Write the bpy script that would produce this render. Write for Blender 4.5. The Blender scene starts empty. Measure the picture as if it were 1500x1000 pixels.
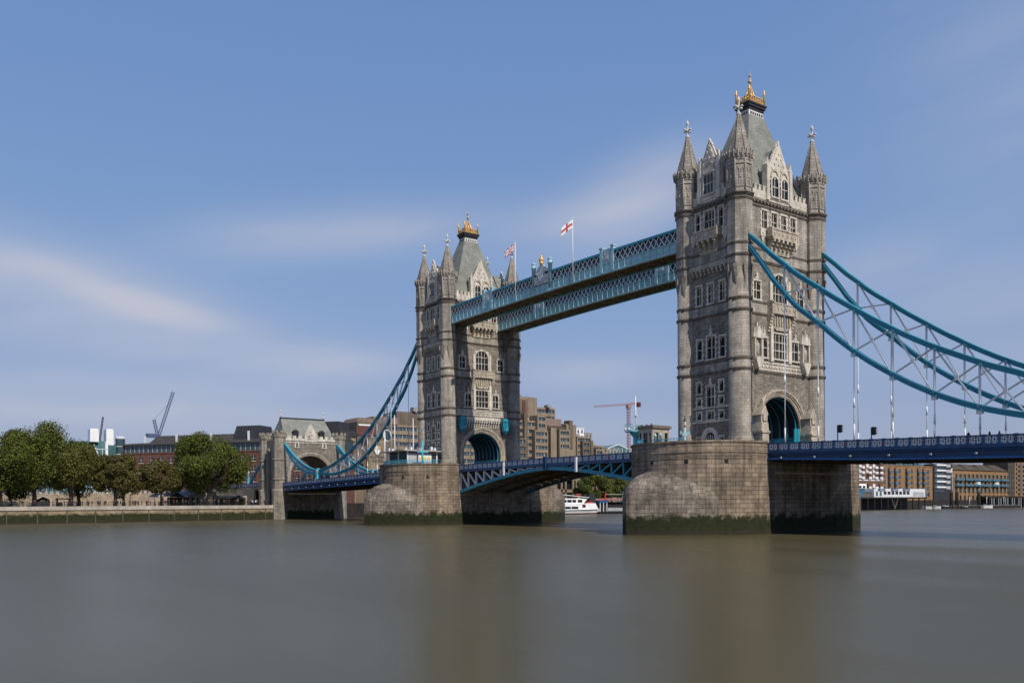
import bpy, bmesh, math, random
from mathutils import Vector, Matrix
C = bpy.context.scene.collection
SC = bpy.context.scene
R = math.radians
rnd = random.Random(7)

# ------------------------------------------------------------ camera
CAM = Vector((133.697, -113.835, 4.592))
yaw, roll, FPX = -0.9462, -0.0057, 1304.48
fw = Vector((math.sin(yaw), math.cos(yaw), 0)); r0 = Vector((math.cos(yaw), -math.sin(yaw), 0)); u0 = Vector((0, 0, 1))
rr = r0*math.cos(roll) + u0*math.sin(roll); uu = u0*math.cos(roll) - r0*math.sin(roll)
cam = bpy.data.objects.new('camera', bpy.data.cameras.new('camera')); C.objects.link(cam)
cam.matrix_world = Matrix(((rr.x, uu.x, -fw.x, CAM.x), (rr.y, uu.y, -fw.y, CAM.y), (rr.z, uu.z, -fw.z, CAM.z), (0, 0, 0, 1)))
cam.data.sensor_width = 36; cam.data.lens = FPX/1500*36; cam.data.shift_y = 236.5/1500
cam.data.clip_start = 0.5; cam.data.clip_end = 9000
SC.camera = cam

# ------------------------------------------------------------ sun and sky
SUN_EL, SUN_AZ = R(44), R(-4.5)           # azimuth measured from +X (south) towards +Y
sd = Vector((math.cos(SUN_EL)*math.cos(SUN_AZ), math.cos(SUN_EL)*math.sin(SUN_AZ), math.sin(SUN_EL)))
sun = bpy.data.objects.new('sun', bpy.data.lights.new('sun', 'SUN')); C.objects.link(sun)
sun.data.energy = 3.9; sun.data.angle = R(0.5); sun.data.color = (1, 0.93, 0.825)
sun.rotation_euler = sd.to_track_quat('Z', 'Y').to_euler(); sun.location = (60, -40, 150)
W = bpy.data.worlds.new('World'); SC.world = W; W.use_nodes = True
wn, wl = W.node_tree.nodes, W.node_tree.links
wn.clear()
def N(nt, t, **k):
    n = nt.nodes.new(t)
    for a, b in k.items(): setattr(n, a, b)
    return n
def math_n(nt, op, a, b=None, c=None):
    n = nt.nodes.new('ShaderNodeMath'); n.operation = op
    for i, v in enumerate((a, b, c)):
        if v is None: continue
        if isinstance(v, (int, float)): n.inputs[i].default_value = v
        else: nt.links.new(v, n.inputs[i])
    return n.outputs[0]
wt = W.node_tree
sky = N(wt, 'ShaderNodeTexSky', sky_type='NISHITA', sun_disc=False)
sky.sun_elevation = SUN_EL; sky.sun_rotation = math.atan2(sd.x, sd.y); sky.air_density = 1.0; sky.dust_density = 0.6; sky.ozone_density = 2.2
tc = N(wt, 'ShaderNodeTexCoord'); sep = N(wt, 'ShaderNodeSeparateXYZ'); wl.new(tc.outputs['Generated'], sep.inputs[0])
az = math_n(wt, 'ARCTAN2', sep.outputs[1], sep.outputs[0]); el = math_n(wt, 'ARCSINE', sep.outputs[2])
cmb = N(wt, 'ShaderNodeCombineXYZ')
wl.new(math_n(wt, 'MULTIPLY', az, 5.0), cmb.inputs[0])
wl.new(math_n(wt, 'ADD', math_n(wt, 'MULTIPLY', el, 26.0), math_n(wt, 'MULTIPLY', az, 4.0)), cmb.inputs[1])
cn = N(wt, 'ShaderNodeTexNoise'); cn.inputs['Scale'].default_value = 1.0; cn.inputs['Detail'].default_value = 6; cn.inputs['Roughness'].default_value = 0.45
wl.new(cmb.outputs[0], cn.inputs['Vector'])
# long thin cloud banks: azimuth, elevation, half sizes, slope, strength (radians, world directions)
total = None
CLOUDS = [(2.945,0.215,0.065,0.012,0.28,0.85),(2.90,0.203,0.070,0.012,0.18,0.70),(2.95,0.214,0.16,0.036,0.18,0.50),(3.05,0.225,0.10,0.035,0.1,0.36),(2.735,0.287,0.13,0.027,-0.12,0.50),(2.66,0.298,0.08,0.016,-0.12,0.20),(2.37,0.328,0.080,0.038,-0.28,0.72),(2.47,0.300,0.13,0.030,-0.1,0.34),
          (2.71,0.152,0.08,0.018,-0.05,0.50),(2.90,0.122,0.16,0.016,0.0,0.40),(3.02,0.095,0.16,0.015,0.0,0.46),(2.65,0.085,0.3,0.02,0.0,0.30),(2.44,0.145,0.10,0.02,0.0,0.40),(2.92,0.165,0.22,0.022,0.05,0.28),(2.80,0.10,0.12,0.008,0.02,0.2),
          (2.13,0.24,0.10,0.03,-0.1,0.28),(2.03,0.20,0.12,0.03,-0.1,0.34),(1.97,0.40,0.14,0.13,0.0,0.24),(1.9,0.14,0.2,0.02,0.0,0.30),(1.2,0.3,0.5,0.06,0.1,0.3),(-2.5,0.4,0.6,0.1,0.1,0.3),(0.3,0.5,0.5,0.1,0.2,0.2)]
for a0, e0, wa, we, sl, st in CLOUDS:
    da = math_n(wt, 'SUBTRACT', az, a0)
    de = math_n(wt, 'SUBTRACT', math_n(wt, 'SUBTRACT', el, e0), math_n(wt, 'MULTIPLY', da, sl))
    q = math_n(wt, 'ADD', math_n(wt, 'POWER', math_n(wt, 'DIVIDE', da, wa), 2.0), math_n(wt, 'POWER', math_n(wt, 'ABSOLUTE', math_n(wt, 'DIVIDE', de, we)), 2.0))
    g = math_n(wt, 'MULTIPLY', math_n(wt, 'EXPONENT', math_n(wt, 'MULTIPLY', q, -1.0)), st)
    total = g if total is None else math_n(wt, 'ADD', total, g)
nz = N(wt, 'ShaderNodeMapRange'); nz.inputs[1].default_value = 0.30; nz.inputs[2].default_value = 0.68; nz.inputs[3].default_value = 0.6; nz.inputs[4].default_value = 1.1
wl.new(cn.outputs[0], nz.inputs[0])
cl = math_n(wt, 'MULTIPLY', total, nz.outputs[0]); cl = math_n(wt, 'MULTIPLY', math_n(wt, 'TANH', math_n(wt, 'MULTIPLY', cl, 1.15)), 0.86)
tint = N(wt, 'ShaderNodeMix', data_type='RGBA', blend_type='MULTIPLY'); tint.inputs[0].default_value = 1
wl.new(sky.outputs[0], tint.inputs[6]); tint.inputs[7].default_value = (0.92, 0.92, 1.02, 1)
rp = N(wt, 'ShaderNodeValToRGB'); wl.new(math_n(wt, 'MULTIPLY', el, 1/0.62), rp.inputs[0]); e_ = rp.color_ramp.elements
SKYC = ((0.0,(0.305,0.330,0.470)),(0.10,(0.315,0.362,0.525)),(0.22,(0.278,0.368,0.572)),(0.40,(0.222,0.352,0.600)),(0.62,(0.182,0.315,0.590)),(0.85,(0.158,0.284,0.565)),(1.0,(0.145,0.26,0.54)))
for k_, (p_, c_) in enumerate(SKYC):
    q_ = e_[0] if k_ == 0 else e_[1] if k_ == 1 else e_.new(p_); q_.position = p_; q_.color = (*c_, 1)
gain = N(wt, 'ShaderNodeVectorMath', operation='SCALE'); wl.new(rp.outputs[0], gain.inputs[0]); gain.inputs['Scale'].default_value = 1/0.135
hz = N(wt, 'ShaderNodeMapRange'); wl.new(el, hz.inputs[0]); hz.inputs[1].default_value = 0.55; hz.inputs[2].default_value = 1.1; hz.inputs[3].default_value = 0.85; hz.inputs[4].default_value = 0.0
hm = N(wt, 'ShaderNodeMix', data_type='RGBA'); wl.new(hz.outputs[0], hm.inputs[0]); wl.new(tint.outputs[2], hm.inputs[6]); wl.new(gain.outputs[0], hm.inputs[7])
mx = N(wt, 'ShaderNodeMix', data_type='RGBA'); wl.new(cl, mx.inputs[0]); wl.new(hm.outputs[2], mx.inputs[6]); mx.inputs[7].default_value = (4.3, 4.35, 5.0, 1)
bg = N(wt, 'ShaderNodeBackground'); bg.inputs[1].default_value = 0.135; wl.new(mx.outputs[2], bg.inputs[0])
wo = N(wt, 'ShaderNodeOutputWorld'); wl.new(bg.outputs[0], wo.inputs[0])
SC.view_settings.view_transform = 'Standard'; SC.view_settings.look = 'None'; SC.view_settings.gamma = 1; SC.view_settings.exposure = -0.06

# ------------------------------------------------------------ materials
def mat(name, c, rough=0.8, metal=0.0, brick=None, c2=None, mortar=None, noise=0.25, nscale=0.35, streak=0.0, bump=0.0, fine=0.0, algae=None, spec=0.3, msize=0.02):
    m = bpy.data.materials.new(name); m.use_nodes = True; nt = m.node_tree; L = nt.links
    p = nt.nodes['Principled BSDF']; p.inputs['Roughness'].default_value = rough; p.inputs['Metallic'].default_value = metal
    p.inputs['Specular IOR Level'].default_value = spec
    geo = N(nt, 'ShaderNodeNewGeometry')
    col = N(nt, 'ShaderNodeRGB'); col.outputs[0].default_value = (*c, 1); out = col.outputs[0]; hgt = None
    if brick:
        uv = N(nt, 'ShaderNodeUVMap'); b = N(nt, 'ShaderNodeTexBrick'); L.new(uv.outputs[0], b.inputs['Vector'])
        b.inputs['Scale'].default_value = 1; b.inputs['Brick Width'].default_value = brick[0]; b.inputs['Row Height'].default_value = brick[1]
        b.inputs['Mortar Size'].default_value = msize; b.inputs['Mortar Smooth'].default_value = 0.3; b.inputs['Bias'].default_value = 0.0
        b.inputs['Color1'].default_value = (*c, 1); b.inputs['Color2'].default_value = (*(c2 or [x*0.75 for x in c]), 1); b.inputs['Mortar'].default_value = (*(mortar or [x*0.5 for x in c]), 1)
        out = b.outputs[0]; hgt = b.outputs[1]
    def mul(fac_src, lo, hi, a, b_):
        nonlocal out
        mr = N(nt, 'ShaderNodeMapRange'); L.new(fac_src, mr.inputs[0]); mr.inputs[1].default_value = lo; mr.inputs[2].default_value = hi; mr.inputs[3].default_value = a; mr.inputs[4].default_value = b_
        mm = N(nt, 'ShaderNodeMix', data_type='RGBA', blend_type='MULTIPLY'); mm.inputs[0].default_value = 1
        L.new(out, mm.inputs[6]); L.new(mr.outputs[0], mm.inputs[7]); out = mm.outputs[2]
    if noise:
        n = N(nt, 'ShaderNodeTexNoise'); n.inputs['Scale'].default_value = nscale; n.inputs['Detail'].default_value = 5; n.inputs['Roughness'].default_value = 0.65; L.new(geo.outputs['Position'], n.inputs['Vector'])
        mul(n.outputs[0], 0.3, 0.7, 1-noise, 1+noise)
    if fine:
        n = N(nt, 'ShaderNodeTexNoise'); n.inputs['Scale'].default_value = 4.0; n.inputs['Detail'].default_value = 3; L.new(geo.outputs['Position'], n.inputs['Vector'])
        mul(n.outputs[0], 0.3, 0.7, 1-fine, 1+fine)
    if streak:
        mp = N(nt, 'ShaderNodeMapping'); mp.inputs['Scale'].default_value = (1.1, 1.1, 0.09); L.new(geo.outputs['Position'], mp.inputs[0])
        n = N(nt, 'ShaderNodeTexNoise'); n.inputs['Scale'].default_value = 1.0; n.inputs['Detail'].default_value = 4; n.inputs['Roughness'].default_value = 0.7; L.new(mp.outputs[0], n.inputs['Vector'])
        mul(n.outputs[0], 0.35, 0.6, 1-streak, 1.0)
    if algae:
        s = N(nt, 'ShaderNodeSeparateXYZ'); L.new(geo.outputs['Position'], s.inputs[0])
        n = N(nt, 'ShaderNodeTexNoise'); n.inputs['Scale'].default_value = 0.8; n.inputs['Detail'].default_value = 8; n.inputs['Roughness'].default_value = 0.7; L.new(geo.outputs['Position'], n.inputs['Vector'])
        zz = math_n(nt, 'ADD', s.outputs[2], math_n(nt, 'MULTIPLY', math_n(nt, 'SUBTRACT', n.outputs[0], 0.5), algae[1]))
        def layer(z0, z1, cc):
            nonlocal out
            mr = N(nt, 'ShaderNodeMapRange'); L.new(zz, mr.inputs[0]); mr.inputs[1].default_value = z0; mr.inputs[2].default_value = z1; mr.inputs[3].default_value = 1; mr.inputs[4].default_value = 0
            mm = N(nt, 'ShaderNodeMix', data_type='RGBA'); L.new(mr.outputs[0], mm.inputs[0]); L.new(out, mm.inputs[6]); mm.inputs[7].default_value = (*cc, 1); out = mm.outputs[2]
        n2 = N(nt, 'ShaderNodeTexNoise'); n2.inputs['Scale'].default_value = 1.3; n2.inputs['Detail'].default_value = 6; n2.inputs['Roughness'].default_value = 0.75; L.new(geo.outputs['Position'], n2.inputs['Vector'])
        cr = N(nt, 'ShaderNodeValToRGB'); e = cr.color_ramp.elements; e[0].position = 0.35; e[0].color = (0.012, 0.020, 0.006, 1); e[1].position = 0.7; e[1].color = (*algae[2], 1); L.new(n2.outputs[0], cr.inputs[0])
        mr = N(nt, 'ShaderNodeMapRange'); L.new(zz, mr.inputs[0]); mr.inputs[1].default_value = algae[0]-0.35; mr.inputs[2].default_value = algae[0]+0.25; mr.inputs[3].default_value = 1; mr.inputs[4].default_value = 0
        mm = N(nt, 'ShaderNodeMix', data_type='RGBA'); L.new(mr.outputs[0], mm.inputs[0]); L.new(out, mm.inputs[6]); L.new(cr.outputs[0], mm.inputs[7]); out = mm.outputs[2]
        layer(0.2, 0.9, (0.035, 0.030, 0.018))
    L.new(out, p.inputs['Base Color'])
    if bump:
        bp = N(nt, 'ShaderNodeBump'); bp.inputs['Strength'].default_value = bump; bp.inputs['Distance'].default_value = 0.06
        n = N(nt, 'ShaderNodeTexNoise'); n.inputs['Scale'].default_value = 2.2; n.inputs['Detail'].default_value = 4; L.new(geo.outputs['Position'], n.inputs['Vector'])
        h = n.outputs[0]
        if hgt is not None: h = math_n(nt, 'SUBTRACT', h, math_n(nt, 'MULTIPLY', hgt, 0.8))
        L.new(h, bp.inputs['Height']); L.new(bp.outputs[0], p.inputs['Normal'])
    return m
M = {}
M['granite'] = mat('granite', (0.335,0.292,0.24), 0.9, brick=(0.75,0.33), c2=(0.205,0.178,0.147), mortar=(0.13,0.113,0.094), noise=0.28, streak=0.25, bump=0.8, fine=0.2)
M['shaft'] = mat('shaft_stone', (0.41,0.36,0.298), 0.88, brick=(1.0,0.45), c2=(0.295,0.26,0.217), mortar=(0.165,0.145,0.12), noise=0.28, streak=0.42, bump=0.4, fine=0.1)
M['ashlar'] = mat('ashlar', (0.47,0.42,0.355), 0.88, brick=(0.95,0.42), c2=(0.345,0.31,0.265), mortar=(0.2,0.18,0.155), noise=0.26, streak=0.45, bump=0.4, fine=0.1)
M['trim'] = mat('trim_stone', (0.50,0.43,0.34), 0.88, noise=0.25, nscale=0.9, streak=0.35, fine=0.25, bump=0.5)
M['dark_trim'] = mat('weathered_stone', (0.18,0.152,0.125), 0.9, noise=0.3, nscale=0.9, streak=0.3, fine=0.3, bump=0.5)
M['frame'] = mat('window_stone', (0.66,0.60,0.51), 0.85, noise=0.22, nscale=0.8, streak=0.32, fine=0.15)
M['pale'] = mat('pale_stone', (0.62,0.60,0.56), 0.85, noise=0.2, nscale=1.2, streak=0.2)
M['spire'] = mat('spire_stone', (0.34,0.30,0.25), 0.9, brick=(0.6,0.5), c2=(0.26,0.235,0.2), mortar=(0.14,0.125,0.11), noise=0.3, nscale=0.8, fine=0.2, bump=0.5)
M['pier'] = mat('pier_granite', (0.35,0.268,0.192), 0.9, brick=(1.35,0.62), c2=(0.23,0.183,0.138), mortar=(0.085,0.068,0.05), noise=0.48, nscale=0.24, streak=0.5, bump=0.5, fine=0.12, msize=0.035, algae=(2.65,4.2,(0.036,0.036,0.012)))
M['slate'] = mat('green_slate', (0.272,0.275,0.24), 0.75, brick=(0.35,0.22), c2=(0.215,0.22,0.19), mortar=(0.14,0.145,0.125), noise=0.22, nscale=0.5, fine=0.15, bump=0.2)
M['dark_slate'] = mat('dark_slate', (0.075,0.068,0.062), 0.6, brick=(0.5,0.3), noise=0.2)
M['gold'] = mat('gold', (0.74,0.45,0.15), 0.45, 0.4, noise=0.25, nscale=2)
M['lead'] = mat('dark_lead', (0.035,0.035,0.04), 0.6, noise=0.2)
M['glass'] = mat('dark_glass', (0.016,0.019,0.024), 0.12, noise=0.5, nscale=0.6, spec=0.5)
M['teal'] = mat('teal_paint', (0.024,0.285,0.385), 0.40, noise=0.15, nscale=0.5, streak=0.12, spec=0.5)
M['sky'] = mat('pale_blue_paint', (0.38,0.61,0.655), 0.5, noise=0.15, nscale=0.7, streak=0.15)
M['turq'] = mat('turquoise_paint', (0.09,0.40,0.52), 0.5, noise=0.12)
M['navy'] = mat('navy_paint', (0.012,0.052,0.135), 0.45, noise=0.2, nscale=0.8, streak=0.2, spec=0.5)
M['midblue'] = mat('mid_blue_paint', (0.02,0.12,0.33), 0.5, noise=0.15)
M['white'] = mat('white_paint', (0.84,0.84,0.83), 0.5, noise=0.08, streak=0.1)
M['grey'] = mat('grey_paint', (0.42,0.44,0.45), 0.55, noise=0.12)
M['lgrey'] = mat('pale_grey_paint', (0.70,0.72,0.73), 0.5, noise=0.1)
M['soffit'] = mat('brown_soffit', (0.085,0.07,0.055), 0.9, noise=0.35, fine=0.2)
M['black'] = mat('black_paint', (0.015,0.015,0.016), 0.5, noise=0.1)
M['maroon'] = mat('maroon_paint', (0.10,0.015,0.022), 0.6, noise=0.1)
M['red'] = mat('red_paint', (0.42,0.03,0.03), 0.5, noise=0.1)
M['pink'] = mat('faded_red_paint', (0.38,0.15,0.15), 0.6, noise=0.1)
M['asphalt'] = mat('asphalt', (0.05,0.05,0.052), 0.9, noise=0.2, fine=0.15)
M['tanconc'] = mat('tan_concrete', (0.285,0.225,0.162), 0.9, noise=0.16, nscale=0.15, streak=0.3, fine=0.08)
M['dkconc'] = mat('brown_concrete', (0.175,0.135,0.10), 0.9, noise=0.2, nscale=0.15, streak=0.3)
M['conc'] = mat('grey_concrete', (0.36,0.35,0.33), 0.9, noise=0.2, streak=0.25)
M['redbrick'] = mat('red_brick', (0.155,0.072,0.052), 0.9, brick=(0.7,0.25), c2=(0.115,0.054,0.042), mortar=(0.16,0.09,0.07), noise=0.2, streak=0.15)
M['ybrick'] = mat('yellow_brick', (0.31,0.185,0.09), 0.9, brick=(0.7,0.25), c2=(0.25,0.145,0.072), mortar=(0.3,0.18,0.09), noise=0.18, streak=0.15)
M['bbrick'] = mat('brown_brick', (0.22,0.115,0.065), 0.9, brick=(0.7,0.25), c2=(0.17,0.085,0.05), noise=0.2, streak=0.15)
M['rubble'] = mat('rubble_stone', (0.42,0.335,0.24), 0.95, brick=(0.8,0.4), c2=(0.28,0.225,0.165), mortar=(0.30,0.24,0.175), noise=0.3, nscale=0.4, fine=0.3, bump=0.6)
M['quay'] = mat('quay_stone', (0.36,0.275,0.175), 0.95, brick=(1.2,0.5), c2=(0.27,0.205,0.135), mortar=(0.14,0.11,0.075), noise=0.3, nscale=0.25, fine=0.2, bump=0.5, algae=(2.35,2.6,(0.052,0.052,0.02)))
M['coping'] = mat('coping_stone', (0.46,0.41,0.35), 0.9, noise=0.2, streak=0.2, fine=0.12)
M['paving'] = mat('paving', (0.30,0.27,0.23), 0.9, noise=0.2)
M['bglass'] = mat('blue_glass', (0.045,0.075,0.092), 0.12, noise=0.4, nscale=0.4, spec=0.6)
M['cglass'] = mat('pale_glass', (0.07,0.15,0.155), 0.15, noise=0.35, nscale=0.3, spec=0.6)
M['bluegrey'] = mat('blue_grey_cladding', (0.06,0.14,0.21), 0.5, noise=0.2)
M['bark'] = mat('bark', (0.12,0.09,0.065), 0.95, noise=0.4, nscale=1.5, fine=0.2)
M['canvas'] = mat('white_canvas', (0.66,0.67,0.68), 0.7, noise=0.1)
M['dcanvas'] = mat('dark_canvas', (0.04,0.05,0.05), 0.8, noise=0.1)
M['yellow'] = mat('yellow_paint', (0.75,0.6,0.05), 0.6, noise=0.1)
M['skin'] = mat('skin', (0.45,0.28,0.2), 0.7, noise=0.05)
M['crest'] = mat('carved_grey_metal', (0.58,0.60,0.61), 0.7, noise=0.35, nscale=3, fine=0.3, bump=0.8)
M['lpink'] = mat('crane_paint', (0.34,0.21,0.225), 0.6, noise=0.1)
M['cblue'] = mat('crane_blue_paint', (0.07,0.10,0.19), 0.6, noise=0.1)
M['timber'] = mat('black_timber', (0.035,0.03,0.027), 0.9, noise=0.3, streak=0.3)
def leafmat(name, a, b, c):
    m = bpy.data.materials.new(name); m.use_nodes = True; nt = m.node_tree; p = nt.nodes['Principled BSDF']; p.inputs['Roughness'].default_value = 0.65; p.inputs['Specular IOR Level'].default_value = 0.2
    g = N(nt, 'ShaderNodeNewGeometry'); cr = N(nt, 'ShaderNodeValToRGB'); e = cr.color_ramp.elements
    e[0].color = (*a, 1); e[1].color = (*c, 1); x = e.new(0.5); x.color = (*b, 1)
    nt.links.new(g.outputs['Random Per Island'], cr.inputs[0])
    n = N(nt, 'ShaderNodeTexNoise'); n.inputs['Scale'].default_value = 0.33; n.inputs['Detail'].default_value = 3; nt.links.new(g.outputs['Position'], n.inputs['Vector'])
    mr = N(nt, 'ShaderNodeMapRange'); nt.links.new(n.outputs[0], mr.inputs[0]); mr.inputs[1].default_value = 0.3; mr.inputs[2].default_value = 0.7; mr.inputs[3].default_value = 0.65; mr.inputs[4].default_value = 1.3
    mm = N(nt, 'ShaderNodeMix', data_type='RGBA', blend_type='MULTIPLY'); mm.inputs[0].default_value = 1; nt.links.new(cr.outputs[0], mm.inputs[6]); nt.links.new(mr.outputs[0], mm.inputs[7])
    nt.links.new(mm.outputs[2], p.inputs['Base Color'])
    return m
M['leaf'] = leafmat('green_leaves', (0.034,0.050,0.009), (0.078,0.099,0.015), (0.155,0.168,0.028))
M['leafd'] = leafmat('dark_green_leaves', (0.028,0.042,0.009), (0.06,0.08,0.014), (0.11,0.125,0.024))
M['leafb'] = leafmat('autumn_leaves', (0.046,0.050,0.014), (0.094,0.090,0.024), (0.165,0.135,0.04))
M['leafm'] = leafmat('turning_leaves', (0.042,0.055,0.012), (0.09,0.098,0.02), (0.165,0.148,0.036))
# river: long-exposure Thames, murky and satin smooth
m = bpy.data.materials.new('river_water'); m.use_nodes = True; nt = m.node_tree; p = nt.nodes['Principled BSDF']
p.inputs['Base Color'].default_value = (0.086, 0.073, 0.036, 1); p.inputs['Roughness'].default_value = 0.2; p.inputs['IOR'].default_value = 1.33; p.inputs['Specular IOR Level'].default_value = 0.26
g = N(nt, 'ShaderNodeNewGeometry'); mp = N(nt, 'ShaderNodeMapping'); mp.inputs['Rotation'].default_value = (0, 0, R(40)); mp.inputs['Scale'].default_value = (0.02, 0.07, 1); nt.links.new(g.outputs['Position'], mp.inputs[0])
n = N(nt, 'ShaderNodeTexNoise'); n.inputs['Scale'].default_value = 1; n.inputs['Detail'].default_value = 4; nt.links.new(mp.outputs[0], n.inputs['Vector'])
mr = N(nt, 'ShaderNodeMapRange'); nt.links.new(n.outputs[0], mr.inputs[0]); mr.inputs[1].default_value = 0.3; mr.inputs[2].default_value = 0.7; mr.inputs[3].default_value = 0.24; mr.inputs[4].default_value = 0.34
nt.links.new(mr.outputs[0], p.inputs['Roughness'])
mp2 = N(nt, 'ShaderNodeMapping'); mp2.inputs['Rotation'].default_value = (0, 0, R(35)); mp2.inputs['Scale'].default_value = (0.15, 0.4, 1); nt.links.new(g.outputs['Position'], mp2.inputs[0])
n2 = N(nt, 'ShaderNodeTexNoise'); n2.inputs['Scale'].default_value = 1; n2.inputs['Detail'].default_value = 3; nt.links.new(mp2.outputs[0], n2.inputs['Vector'])
bp = N(nt, 'ShaderNodeBump'); bp.inputs['Strength'].default_value = 0.12; bp.inputs['Distance'].default_value = 0.3; nt.links.new(n2.outputs[0], bp.inputs['Height']); nt.links.new(bp.outputs[0], p.inputs['Normal'])
M['water'] = m

# ------------------------------------------------------------ mesh helpers
class MB:
    def __init__(s): s.v = []; s.f = []; s.uv = []; s.sm = []; s.mi = []
    def add(s, vs, fs, uvs=None, sm=False, mi=0):
        o = len(s.v); s.v += [tuple(p) for p in vs]
        for i, f in enumerate(fs): s.f.append([o+k for k in f]); s.uv.append(uvs[i] if uvs else None); s.sm.append(sm); s.mi.append(mi)
    def box(s, x0, x1, y0, y1, z0, z1, mi=0):
        s.add([(x0,y0,z0),(x1,y0,z0),(x1,y1,z0),(x0,y1,z0),(x0,y0,z1),(x1,y0,z1),(x1,y1,z1),(x0,y1,z1)], [(0,3,2,1),(4,5,6,7),(0,1,5,4),(1,2,6,5),(2,3,7,6),(3,0,4,7)], mi=mi)
    def prism(s, poly, z0, z1, mi=0, top=None):
        n = len(poly); t = top or poly
        s.add([(x,y,z0) for x,y in poly]+[(x,y,z1) for x,y in t], [tuple(range(n-1,-1,-1)), tuple(range(n,2*n))]+[(i,(i+1)%n,n+(i+1)%n,n+i) for i in range(n)], mi=mi)
    def bar(s, p, q, w, h=None, mi=0, up=(0,0,1)):
        p = Vector(p); q = Vector(q); d = (q-p)
        if d.length < 1e-6: return
        d.normalize(); u = Vector(up)
        if abs(d.dot(u)) > 0.98: u = Vector((1,0,0))
        a = d.cross(u).normalized(); b = a.cross(d).normalized(); h = h or w; a *= w/2; b *= h/2
        s.add([p-a-b,p+a-b,p+a+b,p-a+b,q-a-b,q+a-b,q+a+b,q-a+b], [(0,3,2,1),(4,5,6,7),(0,1,5,4),(1,2,6,5),(2,3,7,6),(3,0,4,7)], mi=mi)
    def lathe(s, prof, n, cx=0, cy=0, ph=0.0, sm=False, mi=0, cap=True):
        vs = []; fs = []; uv = []; cs = [(math.cos(ph+2*math.pi*i/n), math.sin(ph+2*math.pi*i/n)) for i in range(n)]
        for r, z in prof: vs += [(cx+r*c, cy+r*k, z) for c, k in cs]
        rm = max(r for r, z in prof)
        for j in range(len(prof)-1):
            for i in range(n):
                k = (i+1) % n; fs.append((j*n+i, j*n+k, (j+1)*n+k, (j+1)*n+i))
                ua, ub = 2*math.pi*i/n*rm, 2*math.pi*(i+1)/n*rm; uv.append([(ua,prof[j][1]),(ub,prof[j][1]),(ub,prof[j+1][1]),(ua,prof[j+1][1])])
        if cap:
            fs.append(tuple(range(n-1,-1,-1))); uv.append(None); fs.append(tuple((len(prof)-1)*n+i for i in range(n))); uv.append(None)
        s.add(vs, fs, uv, sm, mi)
    def tube(s, pts, r, n=6, mi=0, sm=True):
        pts = [Vector(p) for p in pts]; rs = r if isinstance(r, (list, tuple)) else [r]*len(pts); vs = []; fs = []
        for i, p in enumerate(pts):
            d = (pts[min(i+1,len(pts)-1)]-pts[max(i-1,0)]).normalized(); u = Vector((0,0,1)) if abs(d.z) < 0.9 else Vector((1,0,0))
            a = d.cross(u).normalized(); b = a.cross(d)
            vs += [p+(a*math.cos(2*math.pi*k/n)+b*math.sin(2*math.pi*k/n))*rs[i] for k in range(n)]
        for j in range(len(pts)-1):
            for k in range(n): fs.append((j*n+k, j*n+(k+1)%n, (j+1)*n+(k+1)%n, (j+1)*n+k))
        fs += [tuple(range(n-1,-1,-1)), tuple((len(pts)-1)*n+k for k in range(n))]
        s.add(vs, fs, sm=sm, mi=mi)
    def strip(s, path, z0, z1, mi=0, path2=None):
        n = len(path); p2 = path2 or path; u = [0]
        for i in range(1, n): u.append(u[-1]+math.dist(path[i], path[i-1]))
        s.add([(x,y,z0) for x,y in path]+[(x,y,z1) for x,y in p2], [(i,i+1,n+i+1,n+i) for i in range(n-1)], [[(u[i],z0),(u[i+1],z0),(u[i+1],z1),(u[i],z1)] for i in range(n-1)], mi=mi)
    def rows(s, rings, closed=True, sm=False, mi=0, cap=False):
        n = len(rings[0]); vs = [p for r_ in rings for p in r_]; fs = []
        for j in range(len(rings)-1):
            for i in range(n if closed else n-1): k = (i+1) % n; fs.append((j*n+i, j*n+k, (j+1)*n+k, (j+1)*n+i))
        if cap: fs += [tuple(range(n-1,-1,-1)), tuple((len(rings)-1)*n+i for i in range(n))]
        s.add(vs, fs, sm=sm, mi=mi)
    def ball(s, c, r, n=8, mi=0, sz=1.0):
        s.lathe([(max(0.001, r*math.sin(math.pi*j/5)), c[2]-r*sz*math.cos(math.pi*j/5)) for j in range(6)], n, c[0], c[1], sm=True, mi=mi)
    def build(s, name, m, parent=None, loc=None):
        me = bpy.data.meshes.new(name); off = Vector(loc) if loc is not None else (parent['_w'] if parent is not None else (0,0,0)); off = Vector(off)
        me.from_pydata([tuple(Vector(v)-off) for v in s.v], [], s.f)
        for x in (m if isinstance(m, (list, tuple)) else [m]): me.materials.append(M[x])
        uvl = me.uv_layers.new(name='UVMap').data
        for p in me.polygons:
            u = s.uv[p.index]
            if u:
                for k, li in enumerate(p.loop_indices): uvl[li].uv = u[k]
            else:
                nn = p.normal
                if abs(nn.z) > 0.92: a, b = Vector((1,0,0)), Vector((0,1,0))
                else: a = Vector((-nn.y, nn.x, 0)).normalized(); b = nn.cross(a)
                if abs(nn.z) <= 0.92 and abs(nn.z) < 0.2: b = Vector((0,0,1))
                for li in p.loop_indices:
                    co = Vector(s.v[me.loops[li].vertex_index]); uvl[li].uv = (co.dot(a), co.dot(b))
        me.polygons.foreach_set('use_smooth', s.sm); me.polygons.foreach_set('material_index', s.mi); me.update()
        o = bpy.data.objects.new(name, me); C.objects.link(o)
        if parent is not None: o.parent = parent
        elif loc is not None: o.location = loc
        o['_w'] = list(off)
        return o
def tag(o, label, cat, group=None):
    o['label'] = label; o['category'] = cat
    if group: o['group'] = group
    return o
def thing(name, label, cat, loc, group=None):
    o = bpy.data.objects.new(name, None); o.empty_display_size = 0.3; C.objects.link(o); o.location = loc; o['_w'] = list(loc)
    return tag(o, label, cat, group)
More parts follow.
